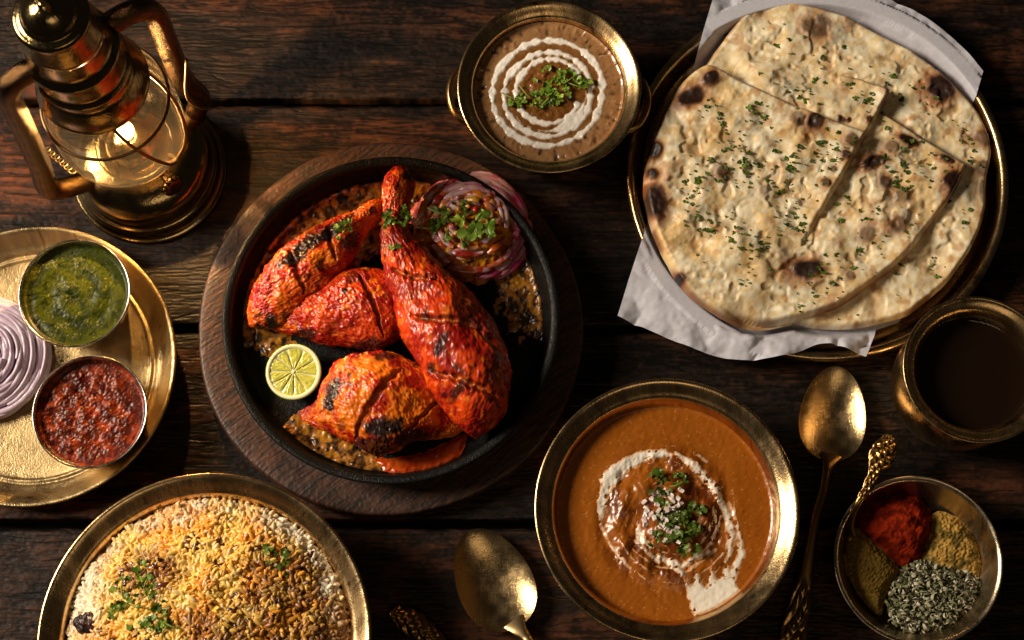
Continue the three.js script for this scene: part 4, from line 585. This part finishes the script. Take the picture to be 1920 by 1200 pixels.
  const BC = bread([[1560, 180, 1], [1664, 211, 1], [1740, 262], [1816, 308, 1], [1790, 362], [1742, 428], [1690, 488], [1620, 544], [1555, 582], [1480, 603], [1420, 606], [1340, 572], [1300, 500], [1320, 400], [1420, 300]], 0.0205, 0.0118, 13, [[1700, 268, 18, 0.95, 0.45, 0.5], [1782, 345, 17, 1, 1.5, 0.3], [1632, 308, 22, 0.75, 0.6, -0.5], [1668, 280, 12, 0.5], [1770, 300, 13, 0.8, 0.5, 0.6], [1690, 370, 14, 0.45], [1655, 345, 11, 0.6], [1622, 440, 15, 0.45], [1680, 424, 15, 0.5], [1502, 508, 27, 1, 0.72, 0], [1590, 520, 8, 0.4]], { rim: 12, oil: 0.5, sag: (x, z) => -0.0045 * ss(-0.02, -0.1, z - P(1600, 400, 0.03).z) });
  const nC = thing('naan_triangle', 'folded naan quarter pointing to the right with charred corner on top of the whole naan', 'naan', BC.at);
  part('bread', BC.geo(), crumbMat, nC);
  stuff(part('herb_flecks', flecks(BC, [[1660, 225], [1790, 320], [1740, 420], [1620, 530], [1490, 595], [1520, 470], [1640, 270]], 120, 37), herb, nC));

  const BE = bread([[1400, 84], [1480, 96], [1546, 128, 1], [1600, 142], [1670, 171, 1], [1636, 236], [1560, 368], [1502, 468, 1], [1430, 420], [1380, 300], [1370, 160]], 0.0225, 0.0118, 21, [[1585, 146, 14, 0.5, 2.2, 0.3], [1660, 172, 8, 0.6], [1626, 228, 6, 0.7], [1572, 226, 4, 0.9], [1589, 228, 4, 0.8]], { rim: 10, oil: 0.45, fadeSeg: [[1365, 120], [1400, 84], [1480, 96], [1546, 128]], fadeW: 90, under: BA });
  const nE = thing('naan_slice', 'pale naan slice with a square corner between the top naan and the whole one', 'naan', BE.at);
  part('bread', BE.geo(), crumbMat, nE);
  stuff(part('herb_flecks', flecks(BE, [[1420, 140], [1540, 145], [1650, 180], [1620, 250], [1540, 210]], 45, 41), herb, nE));

  const BB = bread([[1318, 122], [1352, 128], [1398, 152, 1], [1470, 186], [1545, 216], [1628, 250, 1], [1565, 360], [1502, 470, 1], [1495, 540], [1490, 600, 1], [1420, 611], [1345, 588], [1282, 540], [1238, 466], [1212, 390], [1209, 320], [1232, 238], [1272, 162]], 0.0278, 0.0128, 29, [[1294, 186, 26, 1, 0.7, -0.4], [1328, 152, 12, 0.8, 1.4, 0.5], [1226, 382, 22, 1, 1.25, -0.3], [1222, 328, 11, 0.95], [1226, 286, 12, 0.9, 1.3], [1244, 212, 10, 0.4], [1272, 524, 10, 0.8], [1356, 328, 14, 0.5], [1524, 232, 13, 0.75, 1.8, 0.5], [1492, 226, 14, 0.35], [1590, 268, 12, 0.5], [1582, 294, 9, 0.7], [1560, 320, 7, 0.5], [1545, 345, 9, 0.6], [1478, 505, 22, 1, 0.7, 0.1], [1430, 360, 8, 0.3]], { rim: 12, oil: 0.62, poke: 1.15, fadeSeg: [[1502, 470], [1495, 540], [1490, 600], [1420, 611]], fadeW: 100, under: BC });
  const nB = thing('naan_flap', 'big folded garlic naan on top of the stack with charred blisters on its left edge', 'naan', BB.at);
  part('bread', BB.geo(), crumbMat, nB);
  stuff(part('herb_flecks', flecks(BB, [[1330, 190], [1400, 165], [1600, 255], [1540, 360], [1490, 470], [1400, 540], [1310, 500], [1270, 400], [1290, 260]], 330, 43), herb, nB));
}

// ------------------------------------------------------------------ brass cup with a dark drink at the right edge
{
  const H = 0.088, m = M(1834, 692, H), c = at0(1834, 692, H), R = 141 * m;
  const o = thing('brass_cup', 'round bellied brass cup with a flared rim at the right edge', 'cup', [c.x, 0, c.z]);
  part('cup_wall', lathe([[0, 0.0015], [R * 0.62, 0.0015], [R * 0.66, 0], [R * 0.7, 0.001], [R * 0.8, 0.01], [R * 0.9, 0.026], [R * 0.925, 0.042], [R * 0.89, 0.058], [R * 0.82, 0.07], [R * 0.815, 0.076], [R * 0.87, 0.083], [R * 0.97, 0.0866], [R - 0.0004, H - 0.0006], [R - 0.0002, H + 0.0004], [R - 0.0018, H + 0.0004], [R * 0.94, H - 0.0008], [R * 0.84, 0.084], [R * 0.785, 0.077], [R * 0.785, 0.07], [R * 0.83, 0.06], [R * 0.88, 0.044], [R * 0.86, 0.028], [R * 0.74, 0.01], [R * 0.5, 0.0045], [0, 0.0045]], 160, 5), M_brass, o);
  const t = thing('dark_drink', 'still dark brown drink in the brass cup', 'drink', [c.x, 0, c.z]);
  part('liquid', disc(c, R * 0.782, 0.0012, (x, z) => 0.0695 + 0.0014 * ss(R * 0.745, R * 0.782, Math.hypot(x - c.x, z - c.z)), null), new THREE.MeshPhysicalMaterial({ color: new THREE.Color().setRGB(0.012, 0.006, 0.003), roughness: 0.06, side: THREE.DoubleSide }), t);
}

// ------------------------------------------------------------------ spoons
function spoonBowl(c, L, W, dir, depth, y0) {                      // egg-shaped hollow with thickness; dir points from the handle to the tip
  const nr = 26, na = 96, pos = [], idx = [], uv = [], ca = Math.cos(dir), sa = Math.sin(dir);
  for (let side = 0; side < 2; side++) for (let i = 0; i <= nr; i++) for (let j = 0; j < na; j++) {
    const f = i / nr, a = j / na * 6.28318, ex = Math.cos(a), ez = Math.sin(a), egg = 1 - 0.16 * ex + 0.02 * Math.cos(2 * a);
    const lx = f * L * ex, lz = f * W * ez * egg, y = y0 - depth * (1 - f * f) ** 0.9 - (side ? 0.0011 * Math.min(1, 8 * (1 - f)) : 0);
    const x = c.x + lx * ca - lz * sa, z = c.z + lx * sa + lz * ca; pos.push(x, y, z); uv.push(x, z);
    if (i < nr) { const o = side * (nr + 1) * na, b = o + i * na + j, d = o + i * na + (j + 1) % na; idx.push(b, b + na, d, d, b + na, d + na); }
  }
  return geom(pos, idx, null, uv);
}
function spoon(name, label, { c, L, W, to, depth = 0.009, y0 = 0.011, handle, ornate = null, mat = M_spoon, bowl = true }) {
  const p = P(c[0], c[1], y0), m = M(c[0], c[1], y0), o = thing(name, label, 'spoon', [p.x, 0, p.z]), q = P(to[0], to[1], y0), dir = Math.atan2(p.z - q.z, p.x - q.x);
  if (bowl) part('bowl', spoonBowl(new THREE.Vector3(0, 0, 0), L * m, W * m, dir, depth, y0), mat, o);
  const st = handle.map(([x, y, h, hw, hh]) => { const s = P(x, y, h); return [s.x - p.x, s.y, s.z - p.z, hw * m, hh]; });
  part('handle', sweep(st, ornate ? 220 : 90, ornate ? 60 : 20, { bump: ornate ? (v, t, a) => { const on = ss(ornate[0], ornate[0] + 0.06, t) * ss(ornate[1] + 0.04, ornate[1], t); return on * (0.0016 * (Math.abs(Math.sin(t * 46 + 2.2 * Math.sin(a * 2))) * Math.abs(Math.cos(a * 3 + t * 30)) - 0.35) + 0.0009 * (fbm(v.x * 420, v.y * 420, v.z * 420, 3) - 0.5)); } : null }), ornate ? M_bronze : mat, o);
  return o;
}
spoon('brass_spoon', 'brass spoon with its bowl up, standing upright between the curry bowl and the cup', { c: [1562, 775], L: 91, W: 63, to: [1552, 880], handle: [[1558, 852, 0.0096, 22, 0.0008], [1555, 868, 0.0118, 13, 0.0014], [1551, 884, 0.0128, 8.5, 0.0018], [1544, 920, 0.014, 8, 0.002], [1530, 970, 0.0145, 9, 0.002], [1518, 1040, 0.0125, 11, 0.002], [1505, 1110, 0.0095, 16, 0.002], [1492, 1170, 0.007, 21, 0.0024], [1484, 1215, 0.005, 22, 0.0026], [1474, 1262, 0.0035, 14, 0.0022], [1470, 1275, 0.003, 2, 0.0005]], ornate: [0.55, 1] });
spoon('brass_spoon', 'brass spoon with its bowl up at the bottom edge between the biryani and the curry', { c: [924, 1086], L: 101, W: 72, to: [972, 1190], handle: [[962, 1164, 0.0095, 22, 0.0008], [974, 1180, 0.0118, 15, 0.0014], [985, 1192, 0.0128, 10.5, 0.0018], [1002, 1214, 0.014, 9, 0.002], [1060, 1290, 0.014, 10, 0.002], [1120, 1370, 0.009, 14, 0.002], [1150, 1410, 0.005, 14, 0.002]] });
spoon('ornate_spoon', 'end of an ornate brass spoon handle lying beside the biryani bowl at the bottom edge', { c: [1040, 1330], L: 80, W: 52, to: [960, 1276], bowl: true, handle: [[735, 1143, 0.004, 2, 0.0008], [741, 1148, 0.0044, 12, 0.003], [764, 1162, 0.005, 23, 0.0042], [792, 1180, 0.0055, 22, 0.0042], [816, 1196, 0.006, 13, 0.003], [850, 1220, 0.008, 8, 0.0022], [930, 1264, 0.013, 8, 0.002], [972, 1286, 0.0125, 13, 0.0014], [990, 1298, 0.0105, 20, 0.0008]], ornate: [0.02, 0.62], mat: M_bronze });

// ------------------------------------------------------------------ spice bowl, lower right corner
{
  const H = 0.032, m = M(1722, 1050, H), c = at0(1722, 1050, H), R = 159 * m, ri = R * 0.93;
  const o = thing('spice_bowl', 'shallow brass bowl holding four ground and dried spices', 'bowl', [c.x, 0, c.z]);
  const wall = (r) => 0.0045 + 0.0262 * ss(0.6, 1.04, r / ri) ** 1.15;
  part('bowl_wall', lathe([[0, 0], [R * 0.55, 0], [R * 0.62, 0.001], [R * 0.8, 0.01], [R * 0.93, 0.024], [R - 0.0008, H - 0.001], [R, H - 0.0002], [R - 0.0008, H + 0.0003], [R * 0.965, H - 0.0002], [R * 0.94, H - 0.0016], [R * 0.9, 0.0235], [R * 0.78, 0.0115], [R * 0.62, 0.0048], [R * 0.5, 0.0042], [0, 0.004]], 160, 5), M_steelwarm(), o);
  function M_steelwarm() { return new THREE.MeshStandardMaterial({ color: new THREE.Color().setRGB(0.56, 0.47, 0.34), metalness: 1, roughness: 0.48, bumpScale: 0.0002, side: THREE.DoubleSide, ...brassMaps(14) }); }
  const lv = 0.0168, h0 = lv + 0.004, px = (x, y) => { const p = P(x, y, h0); return [p.x - c.x, p.z - c.z]; };
  const pile = (name, label, pts, peak, rise, grain, color, mat) => {
    const poly = pts.map(([x, y]) => px(x, y)), sm = outline(poly, 6), pk = px(...peak), rad = Math.max(...poly.map((p) => Math.hypot(p[0] - pk[0], p[1] - pk[1])));
    const t = thing(name, label, 'spice', [c.x, 0, c.z]);
    const height = (x, z, d) => lv - 0.004 + Math.min(1, d / 0.006) * 0.004 + rise * ss(0, 1, 1 - Math.hypot(x - pk[0], z - pk[1]) / rad) * ss(0, 0.01, d) + grain(x, z) * ss(-0.001, 0.003, d);
    const sd = (x, z) => sdPoly(sm, x, z) + 0.0016 * (fbm(x * 260, z * 260, 3, 3) - 0.5);
    part('powder', sheet({ sd, box: boxOf(sm), cell: 0.00055, height, color }), mat, t); return { t, height, sd, sm };
  };
  const dry = vc({ roughness: 0.95, specularIntensity: 0.15 });
  pile('ground_cumin', 'olive brown ground spice at the left of the spice bowl', [[1584, 1050], [1586, 1005], [1606, 985], [1650, 1020], [1690, 1066], [1668, 1110], [1655, 1152], [1625, 1128], [1600, 1090]], [1640, 1070], 0.003, (x, z) => 0.0016 * (noise(x * 900, z * 900, 3) - 0.5) + 0.0012 * (fbm(x * 300, z * 300, 7, 3) - 0.5), (x, z) => { const n = noise(x * 1100, z * 1100, 5), p = fbm(x * 140, z * 140, 2, 3); return mix(mix(C(92, 74, 28), C(130, 102, 44), p), n > 0.7 ? C(170, 140, 70) : C(52, 38, 16), 0.75 * Math.abs(n - 0.45)); }, dry);
  pile('ground_coriander', 'tan coarse ground spice at the right of the spice bowl', [[1755, 960], [1785, 960], [1825, 990], [1848, 1035], [1842, 1085], [1800, 1080], [1740, 1062], [1735, 1010]], [1790, 1020], 0.004, (x, z) => 0.002 * (noise(x * 750, z * 750, 13) - 0.5) + 0.001 * (fbm(x * 400, z * 400, 17, 2) - 0.5), (x, z) => { const n = noise(x * 850, z * 850, 15), p = fbm(x * 160, z * 160, 12, 3); let k = mix(C(150, 116, 50), C(188, 150, 80), n); return mix(k, C(74, 66, 30), ss(0.5, 0.66, p) * 0.8); }, dry);
  pile('chilli_powder', 'mound of deep red chilli powder at the top of the spice bowl', [[1614, 985], [1622, 960], [1650, 938], [1700, 922], [1735, 936], [1758, 975], [1752, 1010], [1738, 1040], [1716, 1062], [1690, 1058], [1650, 1020]], [1700, 985], 0.0125, (x, z) => 0.0058 * (fbm(x * 150, z * 150, 23, 4) - 0.5) + 0.0016 * (fbm(x * 600, z * 600, 27, 2) - 0.5), (x, z) => mix(C(78, 14, 4), C(134, 36, 8), ss(0.35, 0.7, fbm(x * 260, z * 260, 22, 4))), dry);
  const hb = pile('dried_herbs', 'pale grey green dried herb flakes at the bottom of the spice bowl', [[1668, 1130], [1690, 1075], [1722, 1052], [1760, 1052], [1838, 1085], [1832, 1125], [1790, 1170], [1730, 1185], [1680, 1168]], [1750, 1110], 0.0035, (x, z) => 0.0016 * (fbm(x * 300, z * 300, 33, 3) - 0.5), (x, z) => mix(C(44, 44, 26), C(72, 70, 44), noise(x * 700, z * 700)), dry);
  // curled flakes
  const fg = (() => { const pos = [], idx = []; for (let i = 0; i <= 8; i++) for (let j = 0; j <= 2; j++) { const t = i / 8, a = t * 4.4, w = 0.17 * Math.sin(Math.PI * clamp(t, 0.08, 0.92)); pos.push(0.5 * Math.cos(a) * (0.5 + 0.5 * t), (j - 1) * w, 0.5 * Math.sin(a) * (0.5 + 0.5 * t)); if (i < 8 && j < 2) { const q = i * 3 + j; idx.push(q, q + 1, q + 3, q + 1, q + 4, q + 3); } } return geom(pos, idx); })();
  const rnd = rng(404), [x0, z0, x1, z1] = boxOf(hb.sm), N = 900, fl = new THREE.InstancedMesh(fg, new THREE.MeshStandardMaterial({ roughness: 0.8, side: THREE.DoubleSide }), N), M4 = new THREE.Matrix4(), Q = new THREE.Quaternion(), E = new THREE.Euler(), cc = new THREE.Color();
  for (let k = 0; k < N;) { const x = x0 + (x1 - x0) * rnd(), z = z0 + (z1 - z0) * rnd(), d = hb.sd(x, z); if (d < -0.0004) continue; E.set(rnd() * 3, rnd() * 6.3, rnd() * 3); const s = 0.0036 + 0.0034 * rnd(); M4.compose(new THREE.Vector3(x, hb.height(x, z, Math.max(0, d)) + 0.0012 + 0.002 * rnd(), z), Q.setFromEuler(E), new THREE.Vector3(s, s, s)); fl.setMatrixAt(k, M4); fl.setColorAt(k, cc.setRGB(...mix(mix(C(120, 118, 86), C(224, 214, 192), rnd() ** 1.5), C(84, 92, 40), rnd() < 0.4 ? 0.8 : 0))); k++; }
  fl.name = 'herb_flake'; fl.castShadow = fl.receiveShadow = true; hb.t.add(stuff(fl));
  spoon('ornate_spoon', 'small ornate brass spoon leaning on the rim of the spice bowl', { c: [1604, 1032], L: 30, W: 20, to: [1598, 985], y0: 0.017, depth: 0.004, handle: [[1672, 816, 0.034, 2, 0.0006], [1668, 824, 0.0345, 12, 0.0022], [1660, 842, 0.036, 22, 0.0028], [1648, 866, 0.037, 20, 0.0026], [1638, 888, 0.038, 9, 0.002], [1626, 916, 0.038, 8, 0.0018], [1608, 944, 0.036, 6, 0.0015], [1597, 975, 0.027, 5, 0.0012], [1598, 1000, 0.018, 6, 0.001], [1600, 1012, 0.0155, 9, 0.0006]], ornate: [0.02, 0.6], mat: M_bronze });
}

// ------------------------------------------------------------------ oil lantern, upper left
{
  const up = (y) => y > 0.1 ? 0.1 + (y - 0.1) * 1.49 : y, hi = (pts, k = 1) => pts.map(([r, y]) => [r * k, up(y)]);   // the tall upper half
  const b = P(281, 320, 0), o = thing('oil_lantern', 'lit brass oil lantern with a round glass globe in the upper left corner', 'lantern', [b.x, 0, b.z]);
  const br = new THREE.MeshStandardMaterial({ color: new THREE.Color().setRGB(0.34, 0.255, 0.125), metalness: 1, roughness: 0.28, bumpScale: 0.0003, side: THREE.DoubleSide, ...brassMaps(10) });
  const cu = new THREE.MeshStandardMaterial({ color: new THREE.Color().setRGB(0.17, 0.095, 0.042), metalness: 1, roughness: 0.17, bumpScale: 0.0003, side: THREE.DoubleSide, ...brassMaps(14) });
  part('tank', lathe([[0, 0.001], [0.056, 0.001], [0.0585, 0], [0.0592, 0.001], [0.0588, 0.003], [0.0565, 0.0045], [0.0545, 0.0075], [0.0535, 0.013], [0.0515, 0.0145], [0.0508, 0.0155], [0.0502, 0.0175], [0.0505, 0.026], [0.0488, 0.0325], [0.044, 0.038], [0.036, 0.0425], [0.0265, 0.0455], [0.0225, 0.047], [0.0222, 0.052], [0.0275, 0.0545], [0.028, 0.0565], [0.0265, 0.058], [0.012, 0.0585], [0, 0.0585]], 140, 5), br, o);
  part('burner', lathe([[0.0195, 0.0586], [0.0195, 0.061], [0.0175, 0.067], [0.0125, 0.0735], [0.0065, 0.0765], [0.005, 0.0762], [0.0048, 0.074]], 60, 4), br, o);
  part('wick', new THREE.BoxGeometry(0.006, 0.006, 0.0016), new THREE.MeshStandardMaterial({ color: 0x1a100a, roughness: 0.9 }), o, [0, 0.077, 0]);
  const fl = new THREE.MeshStandardMaterial({ color: 0x000000, emissive: new THREE.Color().setRGB(1, 0.55, 0.16), emissiveIntensity: 22 });
  part('flame', lathe([[0, 0.0785], [0.0042, 0.0802], [0.0068, 0.085], [0.0062, 0.092], [0.0036, 0.101], [0.001, 0.1095], [0, 0.11]], 24, 4), fl, o);
  const gl = new THREE.MeshPhysicalMaterial({ color: new THREE.Color().setRGB(1, 0.93, 0.8), transmission: 1, roughness: 0.08, thickness: 0, ior: 1.5, side: THREE.DoubleSide });
  part('globe', lathe(hi([[0.0262, 0.0595], [0.031, 0.064], [0.04, 0.076], [0.0458, 0.092], [0.0472, 0.107], [0.0448, 0.123], [0.0385, 0.138], [0.0315, 0.149], [0.0295, 0.154]], 0.97), 120, 6), gl, o);
  part('globe_rim', lathe([[0.0268, 0.0588], [0.029, 0.0595], [0.0296, 0.0612], [0.0282, 0.0622]], 80, 3), gl, o);
  // cap: tiers of pressed brass
  part('chimney', lathe(hi([[0.034, 0.152], [0.0366, 0.1525], [0.0372, 0.154], [0.0362, 0.156], [0.0345, 0.1605], [0.032, 0.165], [0.0302, 0.1675], [0.0298, 0.17], [0.031, 0.1712], [0.0316, 0.173], [0.0305, 0.1748], [0.0288, 0.177], [0.0278, 0.184], [0.0272, 0.1875], [0.0292, 0.1888], [0.03, 0.1905], [0.0286, 0.1925], [0.0262, 0.195], [0.0252, 0.2], [0.025, 0.205]], 1.02), 120, 5), br, o);
  part('cap', lathe(hi([[0.024, 0.2045], [0.0262, 0.2055], [0.0268, 0.2075], [0.026, 0.21], [0.0238, 0.2165], [0.0232, 0.2195], [0.0245, 0.221], [0.0248, 0.2225], [0.0232, 0.224], [0.0205, 0.2245], [0.0188, 0.225], [0.016, 0.2285], [0.009, 0.2325], [0.003, 0.234], [0, 0.234]], 0.96), 120, 5), br, o);
  part('lift_ring', tube([...Array(16)].map((_, k) => { const a = k / 16 * 6.283; return [0.0085 * Math.cos(a) * 0.8 - 0.002, 0.3065 + 0.0075 * Math.sin(a), 0.0085 * Math.cos(a) * 0.6]; }), 0.0017, 60, true, 10), br, o);
  part('ring_post', lathe([[0.004, 0.298], [0.0036, 0.3], [0.0022, 0.302], [0, 0.3025]], 30, 3), br, o);
  // side tubes that carry air from the cap down to the burner
  const ax = new THREE.Vector3(0.87, 0, -0.49).normalize();
  for (const s of [1, -1]) {
    const dir = s > 0 ? new THREE.Vector3(0.8, 0, -0.6) : ax.clone().negate(), pt = (r, y) => [r * dir.x, y, r * dir.z];
    const f = (y) => s > 0 ? 0.87 + 0.25 * ss(0.1, 0.22, y) : 1;
    const path = [pt(0.022, 0.232), pt(0.032, 0.233), pt(0.042 * f(0.23), 0.229), pt(0.0485 * f(0.22), 0.22), pt(0.051 * f(0.205), 0.205), pt(0.0555 * f(0.16), 0.16), pt(0.0625 * f(0.1), 0.1), pt(0.0675 * f(0), 0.068), pt(0.0675 * f(0), 0.054), pt(0.061 * f(0), 0.046), pt(0.052, 0.041), pt(0.041, 0.037)];
    const t = part('side_tube', tube(path, 0.0078, 120, false, 22), cu, o);
    part('seam', tube(path.slice(3, 10).map(([x, y, z]) => [x + 0.0077 * dir.x, y, z + 0.0077 * dir.z]), 0.0007, 90, false, 6), cu, t);
  }
  // wire guard round the globe
  const ring = (r, y, ty = 0) => [...Array(40)].map((_, k) => { const a = k / 40 * 6.283; return [r * Math.cos(a), y + ty * Math.sin(a + 0.4), r * Math.sin(a)]; });
  part('guard_ring', tube(ring(0.0435, 0.146, 0.002), 0.0013, 140, true, 8), M_wire, o);
  for (const a0 of [0.75, 0.75 + Math.PI, 0.1, 0.1 + Math.PI]) {
    const pts = []; for (let k = 0; k <= 14; k++) { const t = k / 14, y = up(0.06 + 0.094 * t), r = 0.0285 + 0.0195 * Math.sin(Math.PI * clamp(t * 1.0)) ** 0.75, a = a0 + (a0 % Math.PI > 0.5 ? 0.9 : -0.9) * (t - 0.5); pts.push([r * Math.cos(a), y, r * Math.sin(a)]); }
    part('guard_wire', tube(pts, 0.0013, 60, false, 8), M_wire, o);
  }
  // wick knob on its spindle, to the lower right
  const kd = new THREE.Vector3(0.7, 0, 0.71), kn = part('wick_knob', lathe([[0, 0], [0.0062, 0], [0.0078, 0.0012], [0.0082, 0.003], [0.0076, 0.0052], [0.006, 0.0062], [0, 0.0064]], 48, 3, (r, y, a) => [r * (1 + 0.07 * Math.sign(Math.sin(a * 14)) * (r > 0.006 ? 1 : 0)), y]), cu, o, [kd.x * 0.0385, 0.051, kd.z * 0.0385]);
  kn.quaternion.setFromUnitVectors(new THREE.Vector3(0, 1, 0), kd.clone().setY(0.25).normalize());
  part('spindle', tube([[kd.x * 0.02, 0.049, kd.z * 0.02], [kd.x * 0.03, 0.0505, kd.z * 0.03], [kd.x * 0.04, 0.052, kd.z * 0.04]], 0.0016, 10, false, 8), br, o);
  // lever with a coil on the left, by the tube's foot
  const coil = []; for (let k = 0; k < 60; k++) { const a = k * 0.7; coil.push([-0.045 - 0.0002 * k + 0.0022 * Math.cos(a), 0.05 + 0.0006 * k, 0.018 - 0.0001 * k + 0.0022 * Math.sin(a)]); }
  part('spring', tube(coil, 0.0006, 240, false, 5), M_wire, o);
  part('bail_wire', tube([[0.068 * ax.x, 0.17, 0.056 * ax.z + 0.008], [0.058 * ax.x, 0.12, 0.058 * ax.z + 0.016], [0.062 * ax.x, 0.09, 0.062 * ax.z + 0.014], [0.066 * ax.x, 0.07, 0.066 * ax.z + 0.009]], 0.0011, 40, false, 8), M_wire, o);
  const L = new THREE.PointLight(new THREE.Color().setRGB(1, 0.6, 0.24), 0.22, 0, 2); L.name = 'flame_light'; L.position.set(b.x, 0.087, b.z); L.castShadow = true; L.shadow.radius = 0.15; scene.add(L);
}

renderer.render(scene, camera);
